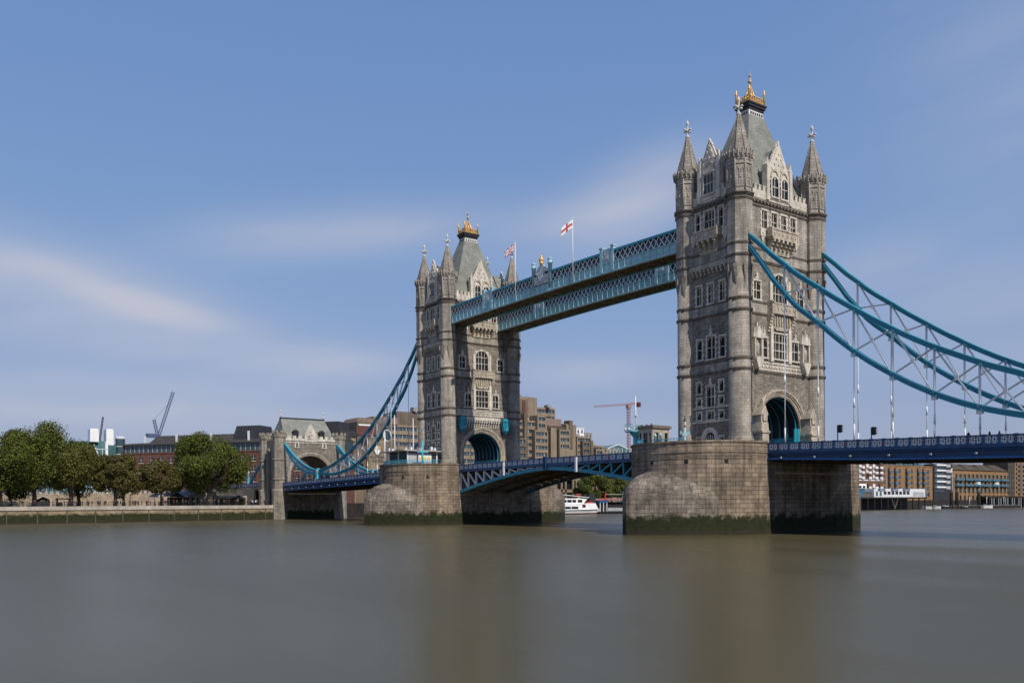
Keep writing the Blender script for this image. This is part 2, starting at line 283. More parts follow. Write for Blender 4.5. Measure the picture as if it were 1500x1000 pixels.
def dup(root, loc, label, group=None, rz=0.0):
    r = root.copy(); C.objects.link(r); r.location = loc; r.rotation_euler = (0,0,rz); r['label'] = label
    if group: r['group'] = group
    for ch in root.children:
        c = ch.copy(); C.objects.link(c); c.parent = r
        for g in ch.children: d = g.copy(); C.objects.link(d); d.parent = c
    return r
def struct(o): o['kind'] = 'structure'; return o
def stuff(o): o['kind'] = 'stuff'; return o
def interp(pts, x):
    for (a, b), (c, d) in zip(pts, pts[1:]):
        if x <= c: return b+(d-b)*(x-a)/(c-a)
    return pts[-1][1]
class Face:                                # a vertical face of a building: h along it, o outwards, z up
    def __init__(s, org, hd, od): s.o = Vector((*org,0)); s.h = Vector((*hd,0)); s.d = Vector((*od,0))
    def p(s, h, o, z): q = s.o+s.h*h+s.d*o; return (q.x, q.y, z)
    def box(s, mb, h0, h1, o0, o1, z0, z1, mi=0):
        a = s.p(h0,o0,z0); b = s.p(h1,o1,z1); mb.box(min(a[0],b[0]),max(a[0],b[0]),min(a[1],b[1]),max(a[1],b[1]),z0,z1,mi)
    def poly(s, mb, pts, o0, o1, mi=0):
        n = len(pts); mb.add([s.p(h,o1,z) for h,z in pts]+[s.p(h,o0,z) for h,z in pts], [tuple(range(n)), tuple(range(2*n-1,n-1,-1))]+[(i,n+i,n+(i+1)%n,(i+1)%n) for i in range(n)], mi=mi)
    def arch(s, mb, a, b, o0, o1, n=14, mi=0):   # solid band between two arch curves, each (half width, spring, rise, foot, centre)
        def cur(q): hw, zs, rs, z0, c = q; return [(c-hw, z0)]+[(c-hw*math.cos(math.pi*i/n), zs+rs*math.sin(math.pi*i/n)) for i in range(n+1)]+[(c+hw, z0)]
        A, B = cur(a), cur(b); k = len(A)
        for i in range(k-1): s.poly(mb, [A[i], A[i+1], B[i+1], B[i]], o0, o1, mi)
    def wall(s, mb, h0, h1, z0, z1, holes, depth=0.45, mi=0):
        hs = sorted({h0,h1,*[v for q in holes for v in q[:2]]}); zs = sorted({z0,z1,*[v for q in holes for v in q[2:]]})
        for a, b in zip(hs, hs[1:]):
            for c, d in zip(zs, zs[1:]):
                if any(q[0] <= a+1e-6 and b <= q[1]+1e-6 and q[2] <= c+1e-6 and d <= q[3]+1e-6 for q in holes): continue
                mb.add([s.p(a,0,c),s.p(b,0,c),s.p(b,0,d),s.p(a,0,d)], [(0,1,2,3)], mi=mi)
        for a, b, c, d in holes:
            for q in (((a,c),(a,d)),((b,c),(b,d)),((a,c),(b,c)),((a,d),(b,d))):
                (p0,z_0),(p1,z_1) = q; mb.add([s.p(p0,0,z_0),s.p(p1,0,z_1),s.p(p1,-depth,z_1),s.p(p0,-depth,z_0)], [(0,1,2,3)], mi=mi)
            mb.add([s.p(a,-depth,c),s.p(b,-depth,c),s.p(b,-depth,d),s.p(a,-depth,d)], [(0,1,2,3)], mi=mi)
    def window(s, parent, h, w, z0, z1, lights=2, transom=1, arched=False, inset=0.30, proud=0.12, frame='frame', pane='glass', rim=0.2, hood=False, name='window'):
        mb = MB(); a, b = h-w/2, h+w/2; bw = 0.10
        for i in range(int((z1-z0)/0.42)+1):                      # toothed jamb stones
            e = rim+(0.14 if i % 2 else 0.0); zz = z0+i*0.42; z2 = min(zz+0.42, z1)
            if z2 <= zz+0.02: continue
            s.box(mb, a-e, a, -0.1, proud-0.012*(i % 2), zz, z2); s.box(mb, b, b+e, -0.1, proud-0.012*(i % 2), zz, z2)
        s.box(mb, a-rim-0.12, b+rim+0.12, -0.1, proud+0.1, z0-0.24, z0)
        if not arched: s.box(mb, a-rim-0.05, b+rim+0.05, -0.1, proud+0.06, z1, z1+0.26)
        else:
            zs = z1-w/2*0.9; s.arch(mb, (w/2,zs,w/2*0.9,z0+0.02,h), (w/2+0.28,zs,w/2*0.9+0.28,z0+0.02,h), -0.1, proud+0.05, 10)
            n = 8; pts = [(h-w/2*math.cos(math.pi*i/n), zs+w/2*0.9*math.sin(math.pi*i/n)) for i in range(n+1)]
            for i in range(n): s.poly(mb, [pts[i],pts[i+1],(pts[i+1][0],z1+0.02),(pts[i][0],z1+0.02)], -inset, 0.03)
        for i in range(1, lights): hh = a+w*i/lights; s.box(mb, hh-bw/2, hh+bw/2, -inset, -0.02, z0, z1-(w*0.12 if arched else 0))
        for i in range(1, transom+1): zz = z0+(z1-z0)*i/(transom+1); s.box(mb, a, b, -inset+0.01, -0.04, zz-0.06, zz+0.06)
        for i in range(lights):                                    # cusped heads
            hh = a+w*(i+0.5)/lights; q = w/lights/2; s.poly(mb, [(hh-q,z1-0.02),(hh-q,z1-0.5),(hh-q*0.55,z1-0.2),(hh,z1-0.06),(hh+q*0.55,z1-0.2),(hh+q,z1-0.5),(hh+q,z1-0.02)], -inset+0.015, -0.06)
        if hood:
            s.poly(mb, [(h-0.35,z1+0.26),(h+0.35,z1+0.26),(h+0.12,z1+0.9),(h,z1+1.7),(h-0.12,z1+0.9)], 0, 0.22); s.box(mb, h-0.3, h+0.3, 0, 0.24, z1+0.95, z1+1.15)
        o = mb.build(name, frame, parent)
        pb = MB(); s.box(pb, a, b, -inset-0.09, -inset-0.04, z0, z1); pb.build('pane', pane, o)
        return o
M['nclo']=mat('navy_cloth',(0.02,0.024,0.035),0.9,noise=0.1); M['post']=mat('wet_timber',(0.10,0.085,0.065),0.9,noise=0.3); M['dkred']=mat('dark_red_cladding',(0.13,0.05,0.045),0.8,noise=0.15); M['dpink']=mat('weathered_pink_concrete',(0.27,0.19,0.165),0.9,noise=0.15,streak=0.2)
M['bal']=mat('weathered_blue_balcony',(0.07,0.17,0.24),0.6,noise=0.15)
M['deckblue']=mat('deck_blue_paint',(0.016,0.066,0.178),0.45,noise=0.25,nscale=1.0,streak=0.25,spec=0.5)
M['hood']=mat('cutwater_granite',(0.285,0.235,0.185),0.9,brick=(1.3,0.62),c2=(0.20,0.168,0.135),mortar=(0.085,0.07,0.055),noise=0.6,nscale=0.3,streak=0.5,bump=0.6,fine=0.2,msize=0.03,algae=(2.65,4.2,(0.036,0.036,0.012)))
M['flange']=mat('sunlit_teal_paint',(0.05,0.36,0.46),0.4,noise=0.15,streak=0.1,spec=0.5)  # teal lightened so the chords' top flanges look sunlit; light put into the colour
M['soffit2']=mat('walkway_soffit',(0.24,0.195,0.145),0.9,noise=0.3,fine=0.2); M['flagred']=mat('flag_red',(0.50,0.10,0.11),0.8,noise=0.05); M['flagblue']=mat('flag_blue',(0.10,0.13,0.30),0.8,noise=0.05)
# ------------------------------------------------------------ river and land
mb = MB(); mb.add([(-2500,-2500,0),(2500,-2500,0),(2500,2500,0),(-2500,2500,0)], [(0,1,2,3)]); struct(mb.build('water', 'water'))
BANK = [(-90,-420),(-123,-90),(-134.3,-10.6)]                     # edge of the quay left of the bridge
mb = MB(); mb.add([(-90,-420,4.35),(-123,-90,4.35),(-134.3,-10.6,4.35),(-134.3,10.6,4.35),(-143,30,4.35),(-143,2400,4.35),(-2400,2400,4.35),(-2400,-2400,4.35),(-90,-2400,4.35)], [tuple(range(9))]); struct(mb.build('ground', 'paving'))
mb = MB(); mb.add([(140,-2400,4.0),(2400,-2400,4.0),(2400,2400,4.0),(140,2400,4.0)], [(0,1,2,3)]); mb.strip([(140,-2400),(140,2400)], -1, 4.0); struct(mb.build('ground', 'paving'))

TX = 41.15
TA, TB = 5.1, 8.87          # turret centres
XS, YW = 5.35, 9.6          # wall planes

def octa(r, ph=math.pi/8): return [(r*math.cos(ph+math.pi*i/4), r*math.sin(ph+math.pi*i/4)) for i in range(8)]

def tower(cx, inner, label):
    t = thing('stone_tower', label, 'bridge tower', (cx,0,11.9), 'towers of the bridge')
    FS = Face((cx+XS,0),(0,1),(1,0)); FN = Face((cx-XS,0),(0,-1),(-1,0)); FW = Face((cx,-YW),(1,0),(0,-1)); FE = Face((cx,YW),(-1,0),(0,1))
    # --- windows on the two seen faces: (h, w, z0, z1, lights, transoms, arched, hood)
    S = [(-5.3,1.5,35.1,37.8,2,1,0,1),(5.15,1.5,35.1,37.8,2,1,0,1),(0,3.3,35.0,39.4,4,2,1,0),
         (-3.75,1.5,26.5,29.4,2,1,0,1),(3.75,1.5,26.5,29.4,2,1,0,1),(0,3.3,26.5,30.3,4,2,0,0),
         (-3.5,1.25,46.0,48.7,2,1,0,0),(-1.2,1.25,46.0,48.7,2,1,0,0),(1.1,1.25,46.0,48.7,2,1,0,0),(3.4,1.25,46.0,48.7,2,1,0,0)]
    Wd = [(-2.3,0.75,46.1,49.0,1,1,0,0),(0,1.9,46.1,49.0,3,1,0,0),(2.3,0.75,46.1,49.0,1,1,0,0),
          (-2.15,0.95,34.9,37.8,2,1,0,0),(0.15,0.95,34.9,37.8,2,1,0,0),(2.45,0.95,34.9,37.8,2,1,0,0),
          (-2.1,0.95,26.5,29.5,1,1,0,0),(0.2,1.55,26.4,29.8,2,1,0,1),(2.45,0.95,26.5,29.5,1,1,0,0),
          (-2.25,0.75,21.3,22.9,1,0,0,0),(2.2,0.75,21.3,22.9,1,0,0,0),(-2.25,0.75,19.4,20.5,1,0,0,0),(2.2,0.75,19.4,20.5,1,0,0,0),
          (-2.25,0.75,17.25,18.3,1,0,0,0),(2.2,0.75,17.25,18.3,1,0,0,0),(0.05,1.4,19.1,22.2,2,1,0,1),(0.05,1.3,17.2,18.4,2,0,0,0),
          (-2.3,0.8,13.1,14.4,1,0,0,0),(2.2,0.8,13.1,14.4,1,0,0,0)]
    hole = lambda q: (q[0]-q[1]/2, q[0]+q[1]/2, q[2], q[3])
    low = MB(); up = MB()
    ARW, ARS, ARR = 5.0, 16.0, 4.7
    for F, wins in ((FS,S),(FN,[])):
        F.wall(low, -TB, TB, 24.2, 41, [hole(q) for q in wins if q[2] < 41], 0.5)
        F.wall(up, -TB, TB, 41, 50.6, [hole(q) for q in wins if q[2] > 41], 0.5)
        n = 16; pts = [(-ARW*math.cos(math.pi*i/n), ARS+ARR*math.sin(math.pi*i/n)) for i in range(n+1)]
        F.poly(low, [(-TB,11.9),(-ARW,11.9),(-ARW,ARS),(-ARW,24.2),(-TB,24.2)], -0.3, 0); F.poly(low, [(TB,11.9),(ARW,11.9),(ARW,24.2),(TB,24.2)], -0.3, 0)
        for i in range(n): F.poly(low, [pts[i],pts[i+1],(pts[i+1][0],24.2),(pts[i][0],24.2)], -0.3, 0)
    for F, wins in ((FW,Wd),(FE,[])):
        F.wall(low, -TA, TA, 11.9, 41, [hole(q) for q in wins if q[2] < 41], 0.5)
        F.wall(up, -TA, TA, 41, 50.6, [hole(q) for q in wins if q[2] > 41], 0.5)
    low.build('wall', 'granite', t); up.build('upper_wall', 'ashlar', t)
    # passage through the tower
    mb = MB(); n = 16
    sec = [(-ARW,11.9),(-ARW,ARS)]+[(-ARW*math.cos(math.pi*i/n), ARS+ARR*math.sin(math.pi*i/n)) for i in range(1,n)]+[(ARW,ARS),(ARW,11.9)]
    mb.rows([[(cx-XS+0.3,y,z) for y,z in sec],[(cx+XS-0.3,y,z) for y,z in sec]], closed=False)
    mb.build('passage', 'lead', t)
    for k in range(7):
        mb = MB(); x = cx-XS+0.9+k*1.5
        Fr = Face((x,0),(0,1),(1,0)); Fr.arch(mb, (ARW-0.22,ARS,ARR-0.2,11.95,0), (ARW-0.03,ARS,ARR-0.02,11.95,0), 0, 0.16); mb.build('arch_rib', 'teal', t)
    for s_ in (-1,1): mb = MB(); mb.box(cx-XS+0.4, cx+XS-0.5, s_*(ARW-0.43)-0.07, s_*(ARW-0.43)+0.07, 11.95, 14.7); mb.build('hoarding', 'teal', t)
    # arch mouldings
    for F in (FS, FN):
        mb = MB()
        for a, o in ((0.0,-0.25),(0.3,0.05),(0.62,0.22),(0.86,0.36)): F.arch(mb, (ARW+a,ARS,ARR+a,11.95,0), (ARW+a+0.3,ARS,ARR+a+0.3,11.95,0), -0.3, o)
        mb.build('arch_moulding', 'trim', t)
    # plain stone bands and string courses
    mb = MB()
    for z0, z1 in ((24.3,25.9),(33.1,34.75),(41.0,42.8)):
        FS.box(mb, -TB, TB, 0.0, 0.06, z0, z1); FN.box(mb, -TB, TB, 0, 0.06, z0, z1); FW.box(mb, -TA, TA, 0, 0.06, z0, z1); FE.box(mb, -TA, TA, 0, 0.06, z0, z1)
    mb.build('stone_band', 'ashlar', t)
    for zl, p in ((24.35,0.2),(25.9,0.16),(33.05,0.2),(34.75,0.16),(41.05,0.22),(42.8,0.16),(49.35,0.2),(50.05,0.34)):
        mb = MB()
        for F, w in ((FS,TB),(FN,TB),(FW,TA),(FE,TA)):
            F.box(mb, -w, w, -0.1, p, zl-0.13, zl+0.1); F.box(mb, -w, w, -0.1, p*0.55, zl-0.3, zl-0.13)
        rt = 1.74 if zl < 36 else 1.97
        for sx in (-1,1):
            for sy in (-1,1):
                n, ph = (16,0) if zl < 36 else (8,math.pi/8)
                mb.lathe([(rt,zl-0.34),(rt+p*0.5,zl-0.3),(rt+p*0.6,zl-0.13),(rt+p,zl-0.1),(rt+p,zl+0.08),(rt,zl+0.16)], n, cx+sx*TA, sy*TB, ph, cap=False)
        if zl == 50.05:
            for F, w in ((FS,TB),(FN,TB),(FW,TA),(FE,TA)):
                k = int(w*2/0.8)
                for i in range(k): F.box(mb, -w+i*0.8+0.2, -w+i*0.8+0.5, 0, p+0.06, zl-0.42, zl-0.16)
        mb.build('string_course', 'dark_trim', t)
    # turrets
    for sx in (-1,1):
        for sy in (-1,1):
            X, Y = cx+sx*TA, sy*TB; mb = MB()
            mb.lathe([(2.0,11.9),(2.0,13.9),(1.86,14.2),(1.72,14.5),(1.72,40.0)], 16, X, Y, 0, sm=True)
            mb.lathe([(1.58,36.0),(1.97,39.9)], 8, X, Y, math.pi/8, cap=False)
            for i in range(8):                                     # pointed broaches where the round shaft turns octagonal
                a = math.pi/8+i*math.pi/4; c, s_ = math.cos(a), math.sin(a); q = 0.36
                b0 = Vector((X+c*1.66,Y+s_*1.66,36.0)); t1 = Vector((X+c*2.08-s_*q,Y+s_*2.08+c*q,39.6)); t2 = Vector((X+c*2.08+s_*q,Y+s_*2.08-c*q,39.6)); t3 = Vector((X+c*1.5,Y+s_*1.5,39.6)); mb.add([b0,t1,t2,t3], [(0,1,2),(0,2,3),(0,3,1),(1,2,3)])
            mb.build('turret', 'shaft', t)
            mb = MB(); mb.lathe([(1.97,39.9),(1.97,49.4)], 8, X, Y, math.pi/8, cap=False); mb.lathe([(1.9,49.4),(1.9,55.0)], 8, X, Y, math.pi/8)
            for i in range(8):
                a = math.pi/8+i*math.pi/4; mb.tube([(X+1.9*math.cos(a),Y+1.9*math.sin(a),50.1),(X+1.9*math.cos(a),Y+1.9*math.sin(a),55)], 0.13, 6)
                a += math.pi/8; r_ = 1.9*math.cos(math.pi/8); c, s_ = math.cos(a), math.sin(a); Ft = Face((X+c*r_,Y+s_*r_),(-s_,c),(c,s_))
                for h in (-0.36,0.36):
                    for hh in (h-0.2,h+0.2):
                        p0 = Ft.p(hh,0.04,51.0); p1 = Ft.p(hh,0.04,53.3); mb.bar(p0, p1, 0.09)
                        mb.bar(p1, Ft.p(h,0.04,53.8), 0.09)
                mb.bar(Ft.p(-0.6,0.05,50.9), Ft.p(0.6,0.05,50.9), 0.12); mb.bar(Ft.p(-0.62,0.06,54.3), Ft.p(0.62,0.06,54.3), 0.16); mb.bar(Ft.p(0,0.03,52.2), Ft.p(0,0.03,52.7), 0.3, 0.12)
            mb.lathe([(1.9,54.7),(2.02,54.85),(2.02,55.0)], 8, X, Y, math.pi/8, cap=False)
            mb.lathe([(1.9,55.0),(1.98,55.3),(2.2,55.65),(2.24,55.95),(1.95,56.1)], 16, X, Y, 0)
            for i in range(20): a = i*math.pi/10; mb.bar((X+2.05*math.cos(a),Y+2.05*math.sin(a),55.2), (X+2.2*math.cos(a),Y+2.2*math.sin(a),56.25), 0.3, 0.2)
            u_ = mb.build('upper_turret', 'ashlar', t)
            mb = MB(); pr = [(1.82-0.0*z, 56.1) for z in (0,)]
            for k in range(8): z = 56.1+k*0.74; ra = 1.82*(1-k/8)+0.27*k/8; rb = 1.82*(1-(k+1)/8)+0.27*(k+1)/8; mb.lathe([(ra,z),(rb+0.04,z+0.72)], 8, X, Y, math.pi/8, cap=False)
            for i in range(8):
                a = math.pi/8+i*math.pi/4; mb.tube([(X+1.82*math.cos(a),Y+1.82*math.sin(a),56.1),(X+0.27*math.cos(a),Y+0.27*math.sin(a),62)], [0.1,0.06], 5)
            sp = mb.build('spire', 'spire', t)
            mb = MB(); mb.lathe([(0.3,61.9),(0.42,62.15),(0.2,62.35),(0.17,63.0),(0.3,63.15),(0.17,63.3),(0.14,63.9),(0.26,64.1),(0.26,64.3),(0.02,64.8)], 8, X, Y, 0, sm=True)
            for a in (0,math.pi/2,math.pi,1.5*math.pi):
                c, s_ = math.cos(a), math.sin(a); mb.bar((X,Y,63.15), (X+0.62*c,Y+0.62*s_,63.15), 0.2); mb.ball((X+0.62*c,Y+0.62*s_,63.15), 0.2, 6)
            mb.build('finial', 'pale', sp)
    # parapet
    for F, w, g in ((FS,TB,2.9),(FN,TB,2.9),(FW,TA,2.0),(FE,TA,2.0)):
        for a, b in ((-w,-g),(g,w)):
            mb = MB(); F.box(mb, a, b, -0.35, 0.02, 50.5, 51.7); k = max(1, int((b-a-1.0)/0.95))
            for i in range(k+1):
                h = a+(b-a)*(i+0.5)/(k+1); F.box(mb, h-0.27, h+0.27, -0.34, 0.0, 51.7, 52.35); F.box(mb, h-0.31, h+0.31, -0.38, 0.05, 52.35, 52.5); F.box(mb, h-0.12, h+0.12, 0, 0.07, 50.9, 51.4)
            mb.build('parapet', 'frame', t)
    # steep pavilion roof with crown
    mb = MB(); sec = [(50.9,4.85,8.5),(52.2,4.4,7.0),(54.5,3.9,5.6),(57.5,3.3,4.6),(61.5,2.3,3.25),(65.4,1.25,1.85)]
    mb.rows([[(cx-a,-b,z),(cx+a,-b,z),(cx+a,b,z),(cx-a,b,z)] for z,a,b in sec], cap=True); rf = mb.build('roof', 'slate', t)
    mb = MB(); mb.rows([[(cx-a,-b,z),(cx+a,-b,z),(cx+a,b,z),(cx-a,b,z)] for z,a,b in ((65.3,1.27,1.82),(66.3,1.1,1.62))], cap=True); mb.build('roof_band', 'pale', rf)
    mb = MB()
    for i in range(6):
        for s_ in (-1,1): y = -1.3+i*0.52; mb.box(cx+s_*1.24-0.05, cx+s_*1.24+0.05, y-0.13, y+0.13, 65.5, 65.85)
    for i in range(4):
        for s_ in (-1,1): x = cx-0.84+i*0.56; mb.box(x-0.13, x+0.13, s_*1.79-0.05, s_*1.79+0.05, 65.5, 65.85)
    mb.box(cx-1.25, cx+1.25, -1.8, 1.8, 66.3, 66.7); mb.box(cx-1.45, cx+1.45, -2.0, 2.0, 66.7, 67.1); mb.box(cx-1.6, cx+1.6, -2.15, 2.15, 67.1, 67.35); mb.build('cornice', 'lead', rf)
    mb = MB()
    for sx in (-1,1):
        for sy in (-1,1): mb.lathe([(0.16,67.35),(0.12,69.0),(0.2,69.15),(0.2,69.35),(0.09,69.45),(0.18,69.7),(0.02,70.0)], 8, cx+sx*1.3, sy*1.8, sm=True)
    for y in [-1.8+i*0.45 for i in range(9)]:
        for s_ in (-1,1): mb.bar((cx+s_*1.3,y,67.35), (cx+s_*1.3,y,68.3), 0.12); mb.bar((cx+s_*1.3,y-0.22,67.4), (cx+s_*1.3,y,68.0), 0.1); mb.bar((cx+s_*1.3,y+0.22,67.4), (cx+s_*1.3,y,68.0), 0.1); mb.ball((cx+s_*1.3,y,68.35), 0.14, 6)
    for x in [-1.3+i*0.433 for i in range(7)]:
        for s_ in (-1,1): mb.bar((cx+x,s_*1.8,67.35), (cx+x,s_*1.8,68.3), 0.12); mb.bar((cx+x-0.2,s_*1.8,67.4), (cx+x,s_*1.8,68.0), 0.1); mb.ball((cx+x,s_*1.8,68.35), 0.14, 6)
    for s_ in (-1,1): mb.bar((cx-1.3,s_*1.8,67.75), (cx+1.3,s_*1.8,67.75), 0.1); mb.bar((cx+s_*1.3,-1.8,67.75), (cx+s_*1.3,1.8,67.75), 0.1)
    for i in range(8):                                              # open gilded spire of ribs
        a = math.pi/8+i*math.pi/4; e = (cx+1.15*math.cos(a),1.5*math.sin(a),67.35); mi_ = (cx+0.5*math.cos(a),0.62*math.sin(a),69.2); to = (cx+0.12*math.cos(a),0.12*math.sin(a),70.6)
        mb.tube([e,mi_,to], [0.13,0.12,0.08], 5); mb.ball((cx+0.85*math.cos(a),1.1*math.sin(a),68.45), 0.16, 6)
        a2 = a+math.pi/4; mb.bar((cx+0.75*math.cos(a),0.95*math.sin(a),68.4), (cx+0.75*math.cos(a2),0.95*math.sin(a2),68.4), 0.12); mb.bar(mi_, (cx+0.5*math.cos(a2),0.62*math.sin(a2),69.2), 0.1); mb.bar(e, (cx+0.5*math.cos(a2),0.62*math.sin(a2),69.2), 0.09)
    mb.build('cresting', 'gold', rf)
    mb = MB(); mb.lathe([(0.16,70.4),(0.14,71.0),(0.34,71.15),(0.34,71.4),(0.12,71.55),(0.11,72.0),(0.24,72.15),(0.24,72.35),(0.08,72.45),(0.02,73.1)], 8, cx, 0, sm=True); mb.bar((cx,-0.4,71.8), (cx,0.4,71.8), 0.12); mb.build('finial', 'trim', rf)
    # gables
    for F, w, zs, zp, seen in ((FS,2.75,55.0,59.4,2),(FN,2.75,55.0,59.4,0),(FW,1.9,55.6,59.2,1),(FE,1.9,55.6,59.2,0)):
        g_ = MB(); F.poly(g_, [(-w,50.4),(w,50.4),(w,zs),(w*0.8,zs+0.15),(0.12,zp),(-0.12,zp),(-w*0.8,zs+0.15),(-w,zs)], -0.5, 0.1)
        for s_ in (-1,1):
            F.box(g_, s_*w-0.32, s_*w+0.32, -0.6, 0.3, 50.5, zs+0.9); F.poly(g_, [(s_*w-0.42,zs+0.9),(s_*w+0.42,zs+0.9),(s_*w+0.25,zs+1.25),(s_*w,zs+2.1),(s_*w-0.25,zs+1.25)], -0.5, 0.2)
            g_.bar(F.p(s_*w*0.8,-0.2,zs+0.2), F.p(0,-0.2,zp+0.1), 0.34, 0.75)
            for i in range(4): q = (i+0.7)/4.6; g_.bar(F.p(s_*w*0.8*(1-q),-0.15,zs+0.2+(zp-zs)*q), F.p(s_*w*0.8*(1-q)+s_*0.22,-0.15,zs+0.55+(zp-zs)*q), 0.26)
        F.poly(g_, [(-0.14,zp),(0.14,zp),(0.22,zp+0.35),(0,zp+0.9),(-0.22,zp+0.35)], -0.35, 0.05)
        for z_, k in ((zs+0.55,4),(zs+1.4,3),(zs+2.3,2),(zs+3.1,1)):   # carved diaper work in the gable
            for i in range(k): h = (i-(k-1)/2)*w*0.38; F.poly(g_, [(h-0.22,z_),(h,z_-0.3),(h+0.22,z_),(h,z_+0.34)], 0.1, 0.22)
        F.box(g_, -w, w, 0.1, 0.22, 50.75, 51.0)
        gl = g_.build('gable', 'frame', t)
        d = MB(); L_ = 3.4 if w > 2 else 2.6
        d.add([F.p(-w+0.1,-0.5,50.9),F.p(w-0.1,-0.5,50.9),F.p(w-0.1,-0.5,zs),F.p(0,-0.5,zp-0.35),F.p(-w+0.1,-0.5,zs),F.p(-w+0.1,-L_,50.9),F.p(w-0.1,-L_,50.9),F.p(w-0.1,-L_,zs),F.p(0,-L_,zp-0.35),F.p(-w+0.1,-L_,zs)], [(1,6,7,2),(5,0,4,9),(2,7,8,3),(3,8,9,4)], mi=0)
        d.build('dormer_roof', 'slate', gl)
        if seen == 2:
            for h in (-1.15,1.15): F.window(t, h, 1.45, 51.2, 54.2, 2, 1, True, inset=-0.21, proud=0.3, rim=0.14)
            mb = MB()
            for h in (-1.15,1.15): F.arch(mb, (0.75,54.3,0.9,54.2,h), (0.95,54.3,1.15,54.2,h), 0.1, 0.28, 8)
            mb.build('blind_arch', 'trim', gl)
        elif seen == 1:
            F.window(t, 0, 1.9, 51.6, 54.7, 3, 1, False, inset=-0.21, proud=0.3, rim=0.14)
            mb = MB(); F.arch(mb, (0.9,55.3,0.9,55.0,0), (1.1,55.3,1.15,55.0,0), 0.1, 0.26, 8); mb.build('blind_arch', 'trim', gl)
    # windows
    for F, lst in ((FS,S),(FW,Wd)):
        for q in lst: F.window(t, q[0], q[1], q[2], q[3], q[4], q[5], bool(q[6]), hood=bool(q[7]))
    # balconies under the top windows
    for F, w, o1, z in ((FS,3.05,1.3,44.4),(FW,2.15,1.1,44.4)):
        mb = MB(); F.box(mb, -w, w, 0, o1, z, z+0.3); F.box(mb, -w, w, o1-0.2, o1, z+0.3, z+1.35); F.box(mb, -w-0.1, w+0.1, o1-0.3, o1+0.1, z+1.35, z+1.6)
        for s_ in (-1,1): F.box(mb, s_*w-0.2, s_*w+0.2, 0, o1+0.06, z+0.28, z+1.7)
        k = int(w*2/0.9)
        for i in range(k):
            h = -w+(i+0.5)*2*w/k; F.poly(mb, [(h-0.26,z+0.82),(h,z+0.5),(h+0.26,z+0.82),(h,z+1.15)], o1, o1+0.07)
            for j in range(4): F.box(mb, h-0.2, h+0.2, 0, o1*(1-j*0.24), z-0.45*(j+1), z-0.45*j)
        F.box(mb, -w*0.75, w*0.75, 0, 0.25, z-2.0, z-0.3)
        mb.build('balcony', 'trim', t)
        for s_ in (-1,1): mb = MB(); F.box(mb, s_*(w+1.0)-0.55, s_*(w+1.0)+0.55, 0, 0.3, z+0.35, z+1.45); F.poly(mb, [(s_*(w+1.0)-0.4,z+0.35),(s_*(w+1.0)+0.4,z+0.35),(s_*(w+1.0),z-0.7)], 0, 0.24); F.poly(mb, [(s_*(w+1.0)-0.25,z+0.9),(s_*(w+1),z+0.65),(s_*(w+1.0)+0.25,z+0.9),(s_*(w+1),z+1.15)], 0.3, 0.38); mb.build('carved_panel', 'frame', t)
    # oriel canopy in the middle of the road face
    mb = MB(); FS.box(mb, -2.9, 2.9, 0, 1.0, 33.15, 33.45); FS.box(mb, -2.9, 2.9, 0.8, 1.0, 33.45, 34.6); FS.box(mb, -3.0, 3.0, 0.72, 1.08, 34.6, 34.85)
    for i in range(6): h = -2.4+i*0.96; FS.poly(mb, [(h-0.3,34.05),(h,33.65),(h+0.3,34.05),(h,34.45)], 1.0, 1.08)
    for s_ in (-1,1):
        FS.box(mb, s_*2.75-0.2, s_*2.75+0.2, 0, 1.08, 33.1, 35.1)
        for j in range(6): FS.box(mb, s_*(2.7-j*0.02)-0.28, s_*(2.7-j*0.02)+0.28, 0, 0.95-j*0.15, 33.15-(j+1)*0.45, 33.15-j*0.45)
    FS.poly(mb, [(-2.4,33.15),(-2.4,32.2),(-1.9,31.3),(-1.2,30.75),(1.2,30.75),(1.9,31.3),(2.4,32.2),(2.4,33.15)], 0, 0.4)
    for i in range(7): h = -1.8+i*0.6; FS.poly(mb, [(h-0.16,32.9),(h+0.16,32.9),(h+0.1,31.7),(h,31.3),(h-0.1,31.7)], 0.4, 0.62)
    mb.build('canopy', 'trim', t)
    mb = MB()                                                       # carved frieze under the middle windows
    FS.box(mb, -6.9, 6.9, 0.05, 0.2, 24.5, 24.75); FS.box(mb, -6.9, 6.9, 0.05, 0.2, 25.55, 25.8)
    for i in range(17): h = -6.4+i*0.8; FS.poly(mb, [(h-0.3,25.15),(h,24.85),(h+0.3,25.15),(h,25.45)], 0.06, 0.2); FS.box(mb, h+0.34, h+0.46, 0.05, 0.17, 24.75, 25.55)
    mb.build('frieze', 'frame', t)
    for s_ in (-1,1):
        mb = MB(); FS.box(mb, s_*2.15-0.3, s_*2.15+0.3, 0, 0.4, 25.9, 31.4); FS.poly(mb, [(s_*2.15-0.3,31.4),(s_*2.15+0.3,31.4),(s_*2.15,32.3)], 0, 0.35); mb.build('pilaster', 'frame', t)
        mb = MB(); FS.box(mb, s_*2.2-0.26, s_*2.2+0.26, 0, 0.3, 35.0, 38.6); mb.build('pilaster', 'frame', t)
    # corbel table high on the river face
    mb = MB(); FW.box(mb, -TA, TA, 0, 0.55, 40.2, 40.9)
    for i in range(9):
        h = -3.2+i*0.8; FW.box(mb, h-0.2, h+0.2, 0, 0.5, 39.75, 40.2); FW.box(mb, h-0.17, h+0.17, 0, 0.32, 39.3, 39.75)
    mb.build('corbel_table', 'trim', t)
